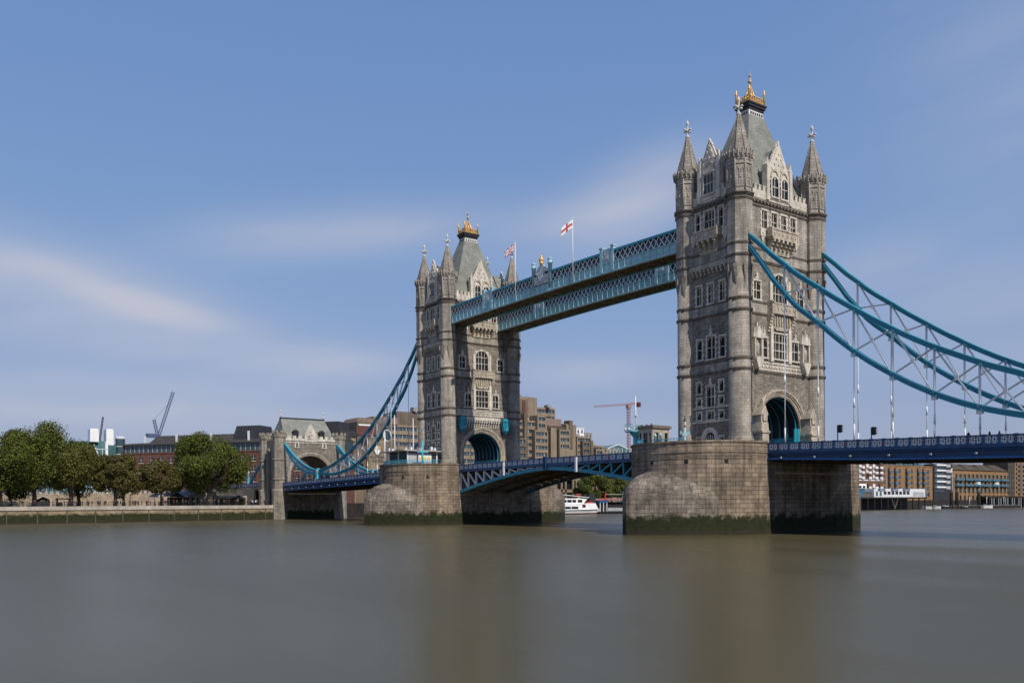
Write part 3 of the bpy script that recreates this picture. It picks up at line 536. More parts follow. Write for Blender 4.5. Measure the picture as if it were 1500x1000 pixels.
    # river face: bands, tracery door
    mb = MB(); FW.box(mb, -TA+1.5, TA-1.5, 0, 0.14, 16.7, 17.0); FW.box(mb, -TA+1.5, -1.1, 0, 0.12, 18.85, 19.15); FW.box(mb, 1.2, TA-1.5, 0, 0.12, 18.85, 19.15); mb.build('stone_band', 'frame', t)
    mb = MB(); FW.arch(mb, (1.25,14.0,1.5,11.9,-0.05), (1.7,14.0,2.0,11.9,-0.05), 0, 0.3, 10); FW.arch(mb, (1.0,14.0,1.2,11.9,-0.05), (1.3,14.0,1.55,11.9,-0.05), 0, 0.16, 10)
    for i in range(5): h = -0.85+i*0.4; FW.box(mb, h-0.06, h+0.06, 0.02, 0.12, 13.5, 14.9-abs(i-2)*0.2)
    dr = mb.build('doorway', 'frame', t)
    mb = MB(); FW.arch(mb, (0.02,14.0,0.02,11.95,-0.05), (1.15,14.0,1.4,11.95,-0.05), 0.005, 0.03, 10); mb.build('door', 'glass', dr)
    if not inner:                                                   # statue niches, pedestals beside the arch
        for s_ in (-1,1):
            h = s_*5.75; mb = MB()
            FS.box(mb, h-0.9, h-0.6, 0, 0.75, 25.9, 29.2); FS.box(mb, h+0.6, h+0.9, 0, 0.75, 25.9, 29.2); FS.poly(mb, [(h-1.0,29.1),(h+1.0,29.1),(h+0.15,30.8),(h-0.15,30.8)], 0, 0.85); FS.box(mb, h-0.1, h+0.1, 0.2, 0.5, 30.7, 31.5)
            for q in (-0.9,0.9): FS.poly(mb, [(h+q-0.2,29.2),(h+q+0.2,29.2),(h+q,31.0)], 0.3, 0.7)
            FS.poly(mb, [(h-0.85,26.3),(h+0.85,26.3),(h+0.85,25.9),(h+0.3,24.6),(h-0.3,24.6),(h-0.85,25.9)], 0, 0.95); ni = mb.build('niche', 'frame', t)
            mb = MB(); c = FS.p(h,0.42,0); mb.lathe([(0.34,26.3),(0.3,27.2),(0.36,27.9),(0.3,28.3),(0.12,28.45),(0.17,28.65),(0.14,28.85),(0.02,28.95)], 8, c[0], c[1], sm=True); mb.build('statue', 'trim', ni)
        for s_ in (-1,1):
            h = s_*5.9; mb = MB(); F = FS
            F.box(mb, h-0.75, h+0.75, 0, 2.0, 11.9, 14.8); F.box(mb, h-0.9, h+0.9, 0, 2.15, 14.8, 15.1); F.poly(mb, [(h-0.9,15.1),(h+0.9,15.1),(h+0.7,16.4),(h-0.7,16.4)], 0, 1.9)
            F.box(mb, h-0.7, h+0.7, 0, 1.75, 16.4, 17.6); F.poly(mb, [(h-0.85,17.5),(h+0.85,17.5),(h+0.1,19.1),(h-0.1,19.1)], 0.1, 1.85); F.box(mb, h-0.1, h+0.1, 1.2, 1.45, 19.0, 19.9); F.box(mb, h-0.3, h+0.3, 1.2, 1.45, 19.35, 19.55)
            F.poly(mb, [(h-0.45,16.6),(h+0.45,16.6),(h+0.45,17.6),(h,18.3),(h-0.45,17.6)], 1.85, 1.98)
            pe = mb.build('pedestal', 'trim', t)
        mb = MB(); FS.box(mb, 3.6, 5.0, -0.2, 0.0, 11.95, 16.0); FS.box(mb, 4.25, 4.35, 0.0, 0.06, 11.95, 16.0); mb.build('gate', 'teal', t)
        mb = MB(); FS.box(mb, -7.3, -6.7, 0.05, 0.25, 11.95, 17.0); mb.build('gate', 'midblue', t)
    else:                                                           # machicolation and lantern boxes over the river arch
        mb = MB(); FS.box(mb, -4.6, 4.6, 0, 0.75, 23.4, 24.15)
        for i in range(14): h = -4.3+i*0.66; FS.box(mb, h-0.18, h+0.18, 0, 0.65, 22.9, 23.4); FS.box(mb, h-0.15, h+0.15, 0, 0.4, 22.4, 22.9); FS.box(mb, h-0.15, h+0.15, 0, 0.2, 21.9, 22.4)
        mb.build('corbel_table', 'frame', t)
        for s_ in (-1,1):
            h = s_*5.9; mb = MB(); c = FS.p(h,1.0,0); mb.lathe([(0.2,20.5),(0.82,21.3),(0.82,23.3),(1.0,23.35),(1.0,23.7),(0.7,23.75),(0.5,24.1),(0.12,24.15)], 8, c[0], c[1], math.pi/8); FS.box(mb, h-0.3, h+0.3, 0, 1.0, 22.6, 22.9)
            for i in range(8): a = math.pi/8+i*math.pi/4; mb.bar((c[0]+0.97*math.cos(a),c[1]+0.97*math.sin(a),22.1), (c[0]+0.97*math.cos(a),c[1]+0.97*math.sin(a),23.6), 0.1)
            mb.build('signal_lantern', 'teal', t)
        for s_ in (-1,1):                                           # carved brackets below the walkways
            mb = MB()
            for j in range(6): FS.box(mb, s_*6.6-0.9+j*0.06, s_*6.6+0.9-j*0.06, 0, 1.5-j*0.24, 44.0-(j+1)*0.7, 44.0-j*0.7)
            mb.build('bracket', 'dark_trim', t)
    return t
tower(TX, False, 'nearer, larger grey stone bridge tower with statue niches over its road arch')
tower(-TX, True, 'farther grey stone bridge tower, with blue lantern boxes above its road arch')

# ------------------------------------------------------------ piers
def pier(cx, label, YW_, YE_):
    p = thing('bridge_pier', label, 'bridge pier', (cx,0,0), 'river piers under the towers')
    HW = 10.65
    def outline(d=0.0):
        pts = []
        for i in range(25): a = math.pi*i/24; pts.append((cx+(HW+d)*math.cos(a), YE_+(HW+d)*math.sin(a)))
        for i in range(25): a = math.pi+math.pi*i/24; pts.append((cx+(HW+d)*math.cos(a), -YW_+(HW+d)*math.sin(a)))
        return pts
    o = outline(); mb = MB(); c_ = o+[o[0]]; mb.strip(c_, -2, 13.0); mb.add([(x,y,11.9) for x,y in o], [tuple(range(len(o)))]); mb.build('pier_body', 'pier', p)
    mb = MB()
    for z0, z1, d in ((12.95,13.25,0.14),(11.55,11.75,0.12),(11.0,11.15,0.08),(10.75,10.9,0.06)):
        a = outline(d); b = outline(-0.6)
        ext = lambda L, q: [(L[0][0],q*9.7)]+L+[(L[-1][0],q*9.7)]
        for s0, s1 in ((0,24),(25,49)):
            q = 1 if s0 == 0 else -1; aa, bb, oo = a, b, o
            if z1 > 13: A, B = ext(a[s0:s1+1],q), ext(b[s0:s1+1],q); mb.strip(A, z0, z1); mb.strip(B, z0-1.2, z1); mb.add([(x,y,z1) for x,y in A]+[(x,y,z1) for x,y in B], [(i,i+1,len(A)+i+1,len(A)+i) for i in range(len(A)-1)])
            else: A, O_ = ext(a[s0:s1+1],q), ext(o[s0:s1+1],q); mb.strip(A, z0, z1); mb.strip(A, z1, z1+0.02, path2=O_); mb.strip(O_, z0-0.02, z0, path2=A)
    mb.build('coping', 'pier', p)
    for k in (4,8,12,16,20):
        for sgn in (1,-1):
            mb = MB(); a = math.pi*k/24*sgn; x, y = cx+HW*math.cos(a), (YE_ if sgn > 0 else -YW_)+HW*math.sin(a); c, s_ = math.cos(a), math.sin(a); F = Face((x,y),(-s_,c),(c,s_))
            v = [F.p(h,q,z) for q in (-0.02,0.012) for h,z in ((-0.28,10.0),(0.28,10.0),(0.28,10.55),(-0.28,10.55))]; mb.add(v, [(4,5,6,7),(0,1,2,3)]); mb.build('drain_hole', 'black', p)
    for sgn in (-1,1):                                              # pointed cutwaters with rounded hoods
        yc_ = YE_ if sgn > 0 else YW_; y0_, yt = yc_-3.2, yc_+HW+5.15; L_ = yt-y0_; cc = (L_*L_-HW*HW)/(2*HW); RR = HW+cc; A = math.asin(L_/RR); right = []
        for i in range(15): a = A*i/14; right.append((-cc+(RR+0.05)*math.cos(a), y0_+(RR+0.05)*math.sin(a)))
        right[-1] = (0, yt); loop = right+[(-x,y) for x,y in right[-2::-1]]; pts = [(cx+x, sgn*y) for x,y in loop]
        mb = MB(); mb.strip(pts, -2, 5.3)
        apex = (cx, sgn*(yc_+HW-0.9), 9.1); rings = [[(x,y,5.3) for x,y in pts]]
        for q in (0.2,0.4,0.6,0.8,1.0): e = math.sin(q*math.pi/2); f_ = 1-math.cos(q*math.pi/2); rings.append([(x+(apex[0]-x)*f_, y+(apex[1]-y)*f_, 5.3+(apex[2]-5.3)*e) for x,y in pts])
        n = len(pts); vs = [v for r_ in rings for v in r_]; fs = [(j*n+i,j*n+i+1,(j+1)*n+i+1,(j+1)*n+i) for j in range(5) for i in range(n-1)]
        mb.add(vs, fs, sm=True); mb.build('cutwater', 'hood', p)
    for s_ in (-1,1):
        mb = MB(); F = Face((cx+s_*HW,0),(0,1),(s_,0)); F.box(mb, -8, 8, 0, 0.25, 8.6, 8.85); mb.build('ledge', 'coping', p)
    return p
pier(TX, 'nearer curved granite pier standing in the river beneath the larger tower', 11.5, 9.6)
pier(-TX, 'farther curved granite pier standing in the river beneath the smaller tower', 11.4, 12.6)

# ------------------------------------------------------------ decks
def parapet(root, y, x0, x1, zf, side, step, name='parapet'):
    """navy posts and rails (one part) with a white pierced panel between posts (sub-part)"""
    n = max(1, round(abs(x1-x0)/step)); a = MB(); b = MB(); sh = MB(); xs = [x0+(x1-x0)*i/n for i in range(n+1)]
    for i in range(n):
        p, q = xs[i], xs[i+1]; zp, zq = zf(p), zf(q)
        a.bar((p,y,zp-0.08), (q,y,zq-0.08), 0.34, 0.16); a.bar((p,y,zp-1.12), (q,y,zq-1.12), 0.3, 0.26)
        a.bar((p,y,zp-0.62), (q,y,zq-0.62), 0.06, 0.8)
        a.bar((p,y,zp-1.2), (p,y,zp+0.06), 0.4, 0.36, up=(1,0,0))
        m_ = (p+q)/2; zm = zf(m_); w = abs(q-p)/2-0.24; yo = y+side*0.05; up = (0,1,0)
        sg = 1 if q > p else -1; sl = (zq-zp)/(q-p)
        P = lambda u, v: (m_+u, yo, zm-0.56+v+sl*u)
        for u0, v0, u1, v1 in ((-w,-.4,w,-.4),(-w,.4,w,.4),(-w,-.4,-w,.4),(w,-.4,w,.4),(-w,-.4,w,.4),(-w,.4,w,-.4),(0,-.4,-w,0),(-w,0,0,.4),(0,.4,w,0),(w,0,0,-.4)): b.bar(P(u0,v0), P(u1,v1), 0.13, 0.1, up=up)
    o = a.build(name, 'deckblue', root); b.build('pierced_panel', 'white', o)
    for i in range(1, n, 3): p = xs[i]; sh = MB(); sh.bar((p,y+side*0.22,zf(p)-0.82), (p,y+side*0.22,zf(p)-0.32), 0.22, 0.06, up=(1,0,0)); sh.build('shield', 'maroon', o)
def side_deck(sgn, zf, label, grp):
    xa, xb = sgn*51.83, sgn*134.0
    d = thing('suspended_deck', label, 'bridge deck', (sgn*93,0,0), grp)
    n = 30; xs = [xa+(xb-xa)*i/n for i in range(n+1)]
    mb = MB()
    for p, q in zip(xs, xs[1:]): mb.add([(p,-9.3,zf(p)-1.15),(q,-9.3,zf(q)-1.15),(q,9.3,zf(q)-1.15),(p,9.3,zf(p)-1.15)], [(0,1,2,3)])
    mb.build('roadway', 'asphalt', d)
    for s_ in (-1,1):
        parapet(d, s_*9.5, xa, xb, zf, s_, 1.8)
        a = MB(); b = MB(); c = MB()
        for p, q in zip(xs, xs[1:]):
            y = s_*9.5; dp = lambda x: 1.25+min(1.35, 1.0+0.35*(abs(x)-51.8)/18)
            a.bar((p,y,zf(p)-1.36), (q,y,zf(q)-1.36), 0.62, 0.22); a.bar((p,y-s_*0.2,(zf(p)-1.45+zf(p)-dp(p))/2), (q,y-s_*0.2,(zf(q)-1.45+zf(q)-dp(q))/2), 0.1, dp(p)-1.4)
            b.bar((p,y,zf(p)-dp(p)), (q,y,zf(q)-dp(q)), 0.7, 0.2)
            b.bar((p,y+s_*0.02,zf(p)-1.62), (q,y+s_*0.02,zf(q)-1.62), 0.45, 0.08)
        a.build('edge_girder', 'navy', d); b.build('girder_flange', 'midblue', d)
        for k in range(15):
            x = sgn*(54.2+5.45*k); c.box(x-0.11, x+0.11, s_*9.5+s_*0.35-0.1, s_*9.5+s_*0.35+0.1, zf(x)-2.2, zf(x)-1.98)
        c.build('bracket_lamp', 'grey', d)
    mb = MB()
    for p, q in zip(xs, xs[1:]): mb.add([(p,-9.2,zf(p)-2.0),(q,-9.2,zf(q)-2.0),(q,9.2,zf(q)-2.0),(p,9.2,zf(p)-2.0)], [(0,1,2,3)])
    for k in range(31): x = xs[k]; mb.box(x-0.2, x+0.2, -9.2, 9.2, zf(x)-2.7, zf(x)-2.0)
    for y in (-6,-2,2,6):
        for p, q in zip(xs, xs[1:]): mb.bar((p,y,zf(p)-2.3), (q,y,zf(q)-2.3), 0.25, 0.6)
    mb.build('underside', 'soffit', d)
ZS = lambda x: 12.95-0.0262*(x-51.8)
ZN = lambda x: 12.75-0.0165*(-x-51.8)
side_deck(1, ZS, 'blue suspended bridge deck running from the nearer tower out of the picture on the right', 'suspended side spans')
side_deck(-1, ZN, 'blue suspended bridge deck between the farther tower and the landward gate tower', 'suspended side spans')
for cx in (TX,-TX):
    mb = MB(); mb.box(cx-10.7, cx+10.7, -4.9, 4.9, 11.7, 11.96); struct(mb.build('road', 'asphalt'))

def bascule(sgn, label):
    r_ = thing('bascule_leaf', label, 'bascule span', (sgn*15,0,0), 'opening leaves of the middle span')
    x0, x1 = sgn*30.45, 0.12*sgn; zf = lambda x: 12.98+0.17*(1-abs(x)/30.5); zb = lambda x: 11.15-4.0*(abs(x)/30.5)**1.55
    n = 10; xs = [x0+(x1-x0)*i/n for i in range(n+1)]
    mb = MB()
    for p, q in zip(xs, xs[1:]): mb.add([(p,-9.2,zf(p)-1.15),(q,-9.2,zf(q)-1.15),(q,9.2,zf(q)-1.15),(p,9.2,zf(p)-1.15)], [(0,1,2,3)])
    mb.build('roadway', 'asphalt', r_)
    for s_ in (-1,1):
        parapet(r_, s_*9.4, x0, x1, zf, s_, 1.75)
        mb = MB()
        for p, q in zip(xs, xs[1:]): mb.bar((p,s_*9.4,zf(p)-1.42), (q,s_*9.4,zf(q)-1.42), 0.5, 0.4)
        mb.build('edge_girder', 'navy', r_)
    for y in (-9.2,-3.1,3.1,9.2):
        mb = MB(); w = MB()
        for i, (p, q) in enumerate(zip(xs, xs[1:])):
            mb.bar((p,y,zb(p)), (q,y,zb(q)), 0.5, 0.62)
            if zf(p)-1.6-zb(p) > 0.5:
                w.bar((p,y,zb(p)), (p,y,zf(p)-1.5), 0.3, 0.34, up=(0,1,0)); w.bar((q,y,zb(q)+0.1), (p,y,zf(p)-1.6), 0.26, 0.3, up=(0,1,0))
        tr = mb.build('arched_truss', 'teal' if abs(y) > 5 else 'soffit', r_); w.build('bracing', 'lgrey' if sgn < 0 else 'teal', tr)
    mb = MB()
    for p, q in zip(xs, xs[1:]): mb.add([(p,-9.0,zf(p)-1.75),(q,-9.0,zf(q)-1.75),(q,9.0,zf(q)-1.75),(p,9.0,zf(p)-1.75)], [(0,1,2,3)])
    for k in range(1, 10):
        x = xs[k]; mb.box(x-0.15, x+0.15, -9, 9, zb(x)-0.1, zb(x)+0.2)
        for ya in (-9,-3,3): mb.bar((x,ya,zb(x)), (xs[k+1],ya+6,zb(xs[k+1])), 0.2); mb.bar((x,ya+6,zb(x)), (xs[k+1],ya,zb(xs[k+1])), 0.2)
        mb.box(x-0.12, x+0.12, -9, 9, zf(x)-2.2, zf(x)-1.75)
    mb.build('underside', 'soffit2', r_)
    mb = MB(); xp = sgn*(9.3 if sgn > 0 else 13.5); mb.box(xp-0.2, xp+0.2, -9.95, -9.62, 10.2, 12.9); mb.build('navigation_board', 'lgrey', r_)
    mb = MB(); mb.box(x1-0.25, x1+0.25, -9.9, -9.3, 10.9, 13.4); mb.ball((x1,-9.75,11.0), 0.16, 6); mb.build('end_post', 'navy', r_)
bascule(1, 'right half of the low opening span between the towers, with teal arched trusses')
bascule(-1, 'left half of the low opening span between the towers, with pale braced arched trusses')

# ------------------------------------------------------------ high walkways
def walkway(y0, y1, label, crest):
    wk = thing('high_walkway', label, 'footbridge', (0,(y0+y1)/2,45), 'high level walkways')
    x0, x1 = -35.9, 35.9; cz = lambda x: -1.0-0.45*(x/36)**2
    n = 24; xs = [x0+(x1-x0)*i/n for i in range(n+1)]
    for s_, y in ((-1,y0),(1,y1)):
        f = MB(); ft = MB(); ch = MB(); la = MB()
        for i, (p, q) in enumerate(zip(xs, xs[1:])):
            f.bar((p,y,46.65+cz(p)), (q,y,46.65+cz(q)), 0.18, 1.55); ft.bar((p,y,45.85+cz(p)), (q,y,45.85+cz(q)), 0.55, 0.16); ft.bar((p,y,47.5+cz(p)), (q,y,47.5+cz(q)), 0.5, 0.14)
            ch.bar((p,y,49.45+cz(p)), (q,y,49.45+cz(q)), 0.5, 0.4)
            for k in range(2):
                u = p+(q-p)*(k+0.5)/2; f.bar((u,y+s_*0.12,46.0+cz(u)), (u,y+s_*0.12,47.4+cz(u)), 0.16, 0.3, up=(0,1,0)); f.bar((u+0.75,y+s_*0.1,46.45+cz(u)), (u+0.75,y+s_*0.1,46.95+cz(u)), 0.9, 0.08, up=(0,1,0))
        N_ = 58
        for i in range(N_):
            p = x0+(x1-x0)*i/N_; q = x0+(x1-x0)*(i+1)/N_
            la.bar((p,y+s_*0.06,47.55+cz(p)), (q,y+s_*0.06,49.3+cz(q)), 0.15, 0.08, up=(0,1,0)); la.bar((p,y-s_*0.04,49.3+cz(p)), (q,y-s_*0.04,47.55+cz(q)), 0.15, 0.08, up=(0,1,0))
        fo = f.build('side_panel', 'sky', wk); ft.build('moulding', 'turq' if s_ > 0 else 'sky', fo); co = ch.build('top_chord', 'teal', wk); la.build('lattice', 'lgrey', wk)
    a = MB()
    for p, q in zip(xs, xs[1:]):
        a.add([(p,y0+0.15,46.1+cz(p)),(q,y0+0.15,46.1+cz(q)),(q,y1-0.15,46.1+cz(q)),(p,y1-0.15,46.1+cz(p))], [(0,1,2,3)]); a.bar((p,y0+0.1,45.95+cz(p)), (p,y1-0.1,45.95+cz(p)), 0.25, 0.3); a.bar((p,y0+0.3,45.98+cz(p)), (q,y1-0.3,45.98+cz(q)), 0.16, 0.2); a.bar((p,y1-0.3,45.98+cz(p)), (q,y0+0.3,45.98+cz(q)), 0.16, 0.2)
    a.build('underside', 'soffit2', wk)
    for y in (y0+0.5,y1-0.5):
        g_ = MB()
        for p, q in zip(xs, xs[1:]): g_.add([(p,y,47.3+cz(p)),(q,y,47.3+cz(q)),(q,y,49.5+cz(q)),(p,y,49.5+cz(p))], [(0,1,2,3)])
        g_.build('glazing', 'bglass', wk)
    a = MB()
    for p, q in zip(xs, xs[1:]):
        a.add([(p,y0+0.2,49.6+cz(p)),(q,y0+0.2,49.6+cz(q)),(q,(y0+y1)/2,49.9+cz(q)),(p,(y0+y1)/2,49.9+cz(p)),(q,y1-0.2,49.6+cz(q)),(p,y1-0.2,49.6+cz(p))], [(0,1,2,3),(3,2,4,5)])
    a.build('roof', 'dark_slate', wk)
    for xc in (-19.9,17.2):
        for y, s_ in ((y0,-1),(y1,1)):
            mb = MB(); z = cz(xc)
            for u in (-1.45,1.45): mb.box(xc+u-0.32, xc+u+0.32, y-0.32, y+0.32, 46.0+z, 50.2+z); mb.box(xc+u-0.42, xc+u+0.42, y-0.42, y+0.42, 50.2+z, 50.45+z)
            mb.box(xc-1.2, xc+1.2, y-0.2, y+0.2, 47.5+z, 50.0+z); o = mb.build('panel_pier', 'sky', wk)
            mb = MB(); mb.box(xc-0.8, xc+0.8, y+s_*0.2, y+s_*0.26, 47.9+z, 49.6+z); mb.box(xc-0.4, xc+0.4, y+s_*0.26, y+s_*0.34, 48.2+z, 49.2+z); mb.build('relief', 'crest', o)
    if crest:
        xc = -1.5; y = y0-0.1
        for u in (-2.55,2.55):
            mb = MB(); mb.lathe([(0.42,45.8),(0.42,49.9),(0.55,50.0),(0.55,50.25),(0.4,50.35),(0.42,50.7),(0.5,50.8),(0.5,51.0),(0.05,51.15)], 10, xc+u, y, sm=True); mb.build('crest_post', 'sky', wk)
        mb = MB(); F = Face((xc,y-0.15),(1,0),(0,-1)); F.poly(mb, [(-2.15,46.4),(2.15,46.4),(2.15,48.9),(1.4,49.4),(0.5,50.2),(0,50.4),(-0.5,50.2),(-1.4,49.4),(-2.15,48.9)], -0.25, 0.0)
        for k in range(26): u, z = rnd.uniform(-1.6,1.6), rnd.uniform(46.9,49.0); F.box(mb, u-0.2, u+0.2, 0, rnd.uniform(0.08,0.22), z-0.2, z+0.2)
        F.poly(mb, [(-0.7,48.6),(0.7,48.6),(0.7,47.7),(0,46.9),(-0.7,47.7)], 0, 0.25); mb.build('coat_of_arms', 'crest', wk)
        mb = MB(); mb.lathe([(0.3,50.2),(0.5,50.6),(0.3,50.8),(0.55,51.1),(0.5,51.4),(0.2,51.6),(0.24,51.8),(0.02,52.2)], 8, xc, y-0.1, sm=True); mb.build('crown_finial', 'gold', wk)
walkway(-8.9, -4.7, 'nearer lattice walkway high between the towers, carrying the crest and two flagpoles', True)
walkway(4.6, 8.9, 'farther lattice walkway high between the towers, seen below and behind the other one', False)

def flag(px, label_pole, label_flag, kind):
    zb, zt = 45.2, 56.5
    fp = thing('flagpole', label_pole, 'flagpole', (px,-9.25,zb)); mb = MB(); mb.tube([(px,-9.25,zb),(px,-9.25,zt)], [0.09,0.06], 8); mb.build('pole', 'white', fp); mb = MB(); mb.ball((px,-9.25,zt+0.1), 0.14, 8); mb.build('finial', 'white', fp)
    d = Vector((-0.62,-0.78,0)); w, h = 2.6, 1.55; mb = MB(); nu, nv = 24, 14
    side = Vector((0.78,-0.62,0)); P = []
    for j in range(nv+1):
        for i in range(nu+1):
            u = i/nu; v = j/nv; droop = -0.62*u*w*(0.6+0.4*u); P.append(Vector((px,-9.25,zt-0.15-h*(1-v)))+d*(u*w*0.82)+Vector((0,0,droop))+side*(0.18*math.sin(u*7+v*1.5)*u))
    fs = []; mi = []
    for j in range(nv):
        for i in range(nu):
            u = (i+0.5)/nu; v = (j+0.5)/nv
            if kind == 'cross': m_ = 1 if abs(u-0.5) < 0.07 or abs(v-0.5) < 0.11 else 0
            else:
                dd = min(abs(u-v), abs(u-(1-v))); m_ = 1 if abs(u-0.5) < 0.055 or abs(v-0.5) < 0.09 else 0 if abs(u-0.5) < 0.1 or abs(v-0.5) < 0.16 else 1 if dd < 0.045 else 0 if dd < 0.11 else 2
            fs.append((j*(nu+1)+i,j*(nu+1)+i+1,(j+1)*(nu+1)+i+1,(j+1)*(nu+1)+i)); mi.append(m_)
    mb.add(P, fs, sm=True); mb.mi = mi; o = mb.build('flag', ['white','flagred','flagblue'], None, (px,-9.25,zt)); tag(o, label_flag, 'flag')
    mo = o.modifiers.new('thick', 'SOLIDIFY'); mo.thickness = 0.02
flag(8.1, 'tall white flagpole on the walkway flying the white flag with a red cross', 'white flag with a red cross blowing from the walkway flagpole', 'cross')
flag(-9.8, 'white flagpole on the walkway nearer to the farther tower', 'red, white and blue flag blowing beside the far tower spire', 'union')

# ------------------------------------------------------------ suspension chains
TOPC = [(46.4,44.7),(54.35,38.0),(59.9,33.6),(65,29.95),(69.9,26.75),(74.4,24.1),(78.6,22.0),(82.6,20.15),(87,18.4),(95,16.1),(101,14.85),(107.5,14.2)]
BOTC = [(46.4,43.6),(54.35,33.9),(59.9,28.8),(65,24.4),(69.9,21.0),(74.4,18.4),(78.6,16.45),(82.6,15.05),(87,13.95),(95,13.05),(101,13.05),(107.5,13.7)]
def smooth(pts, n=4):
    out = []
    for i in range(len(pts)-1):
        p0, p1, p2, p3 = pts[max(i-1,0)], pts[i], pts[i+1], pts[min(i+2,len(pts)-1)]
        for k in range(n):
            t = k/n; out.append((p1[0]+(p2[0]-p1[0])*t, 0.5*(2*p1[1]+(p2[1]-p0[1])*t+(2*p0[1]-5*p1[1]+4*p2[1]-p3[1])*t*t+(3*p1[1]-p0[1]-3*p2[1]+p3[1])*t**3)))
    return out+[pts[-1]]
def chord(mb, pts, y, sgn, w=0.58, h=0.66):
    for (a, b), (c, d) in zip(pts, pts[1:]):
        p, q = (sgn*a,y,b), (sgn*c,y,d)
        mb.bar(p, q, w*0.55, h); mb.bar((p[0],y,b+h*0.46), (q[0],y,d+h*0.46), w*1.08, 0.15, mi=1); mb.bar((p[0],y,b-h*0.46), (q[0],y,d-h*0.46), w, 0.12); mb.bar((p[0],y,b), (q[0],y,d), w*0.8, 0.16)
SHT = [(107.5,14.2),(111,14.6),(115.5,15.6),(120,17.1),(126,19.6),(133.6,23.6)]
SHB = [(107.5,13.7),(111,13.5),(115.5,14.1),(120,15.4),(126,17.9),(133.6,22.9)]
def chain(sgn, y, zf, label, short_label):
    c = thing('suspension_chain', label, 'suspension chain', (sgn*77,y,12), 'trussed suspension chains'); tp, bt = smooth(TOPC), smooth(BOTC)
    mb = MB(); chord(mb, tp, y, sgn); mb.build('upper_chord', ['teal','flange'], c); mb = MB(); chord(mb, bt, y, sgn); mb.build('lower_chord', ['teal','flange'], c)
    xs = [54.2+5.45*k for k in range(10)]
    for k, x in enumerate(xs):
        a, b = interp(tp,x), interp(bt,x)
        if a-b > 1.0:
            mb = MB(); mb.bar((sgn*x,y,b), (sgn*x,y,a), 0.2, 0.26, up=(0,1,0))
            if k+1 < len(xs):
                x2 = xs[k+1]; a2, b2 = interp(tp,x2), interp(bt,x2); mb.bar((sgn*x,y-0.08,a), (sgn*x2,y-0.08,b2), 0.16, 0.24, up=(0,1,0)); mb.bar((sgn*x,y+0.08,b), (sgn*x2,y+0.08,a2), 0.16, 0.24, up=(0,1,0))
                t_ = (a-b)/((a-b)+(a2-b2)); xm = x+(x2-x)*t_; zm = a+(b2-a)*t_; mb.bar((sgn*xm,y-0.2,zm-0.3), (sgn*xm,y-0.2,zm+0.3), 0.5, 0.08, up=(0,1,0))
            mb.build('bracing', 'lgrey', c)
        zd = zf(sgn*x)-0.1
        if b-zd > 0.8:
            mb = MB(); mb.tube([(sgn*x,y,zd),(sgn*x,y,b)], 0.075, 8); z1 = zd+(b-zd)*0.42; mb.tube([(sgn*x,y,z1-0.6),(sgn*x,y,z1+0.6)], 0.13, 8); mb.tube([(sgn*x,y,zd),(sgn*x,y,min(zd+2.2,b))], 0.11, 8); mb.bar((sgn*x-0.35,y,b-0.5), (sgn*x+0.35,y,b-0.5), 0.4, 0.5); mb.build('hanger', 'white', c)
    if short_label:
        s = thing('suspension_chain', short_label, 'suspension chain', (sgn*120,y,12), 'trussed suspension chains'); tp, bt = smooth(SHT), smooth(SHB)
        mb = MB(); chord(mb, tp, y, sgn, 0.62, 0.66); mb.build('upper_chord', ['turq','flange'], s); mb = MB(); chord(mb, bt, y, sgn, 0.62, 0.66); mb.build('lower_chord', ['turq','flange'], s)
        xs = [111.5+4.4*k for k in range(5)]
        for k, x in enumerate(xs):
            a, b = interp(tp,x), interp(bt,x); mb = MB(); mb.bar((sgn*x,y,b), (sgn*x,y,a), 0.18, 0.22, up=(0,1,0))
            if k+1 < len(xs): x2 = xs[k+1]; mb.bar((sgn*x,y,a), (sgn*x2,y,interp(bt,x2)), 0.15, 0.2, up=(0,1,0)); mb.bar((sgn*x,y,b), (sgn*x2,y,interp(tp,x2)), 0.15, 0.2, up=(0,1,0))
            mb.build('bracing', 'lgrey', s)
            zd = zf(sgn*x)-0.1
            if b > zd+0.6: mb = MB(); mb.tube([(sgn*x,y,zd),(sgn*x,y,b)], 0.09, 8); mb.build('hanger', 'white', s)
        mb = MB(); Fp = Face((sgn*107.5,y),(1,0),(0,-1)); cpt = [(0.85*math.cos(i*math.pi/8), 14.0+0.95*math.sin(i*math.pi/8)) for i in range(16)]; Fp.poly(mb, cpt, -0.5, 0.5); zz = zf(sgn*107.5); Fp.box(mb, -0.7, 0.7, -0.45, 0.75, zz-1.3, 13.4)
        jo = mb.build('pin_joint', 'turq', s)
        mb = MB(); Fp.poly(mb, [(0.5*math.cos(i*math.pi/8), 14.0+0.55*math.sin(i*math.pi/8)) for i in range(16)], 0.5, 0.58); Fp.box(mb, -0.45, 0.45, 0.75, 0.82, zz-0.9, zz+0.2); mb.build('cover_plate', 'white', jo)
        mb = MB(); Fp.poly(mb, [(0.16*math.cos(i*math.pi/8), 14.0+0.36*math.sin(i*math.pi/8)) for i in range(16)], 0.58, 0.64); mb.build('emblem', 'red', jo)
chain(1, -TB, ZS, 'nearer teal trussed chain sweeping down from the larger tower to the right edge', None)
chain(1, TB, ZS, 'teal trussed chain leaving the far side of the larger tower, behind the nearer chain', None)
chain(-1, -TB, ZN, 'dark teal trussed chain rising from the left deck to the farther tower', 'short bright blue chain from the gate tower left corner down to the deck joint')
chain(-1, TB, ZN, 'trussed chain rising to the farther tower on its hidden side, behind the left chain', 'short bright blue chain seen through and behind the longer left chain')
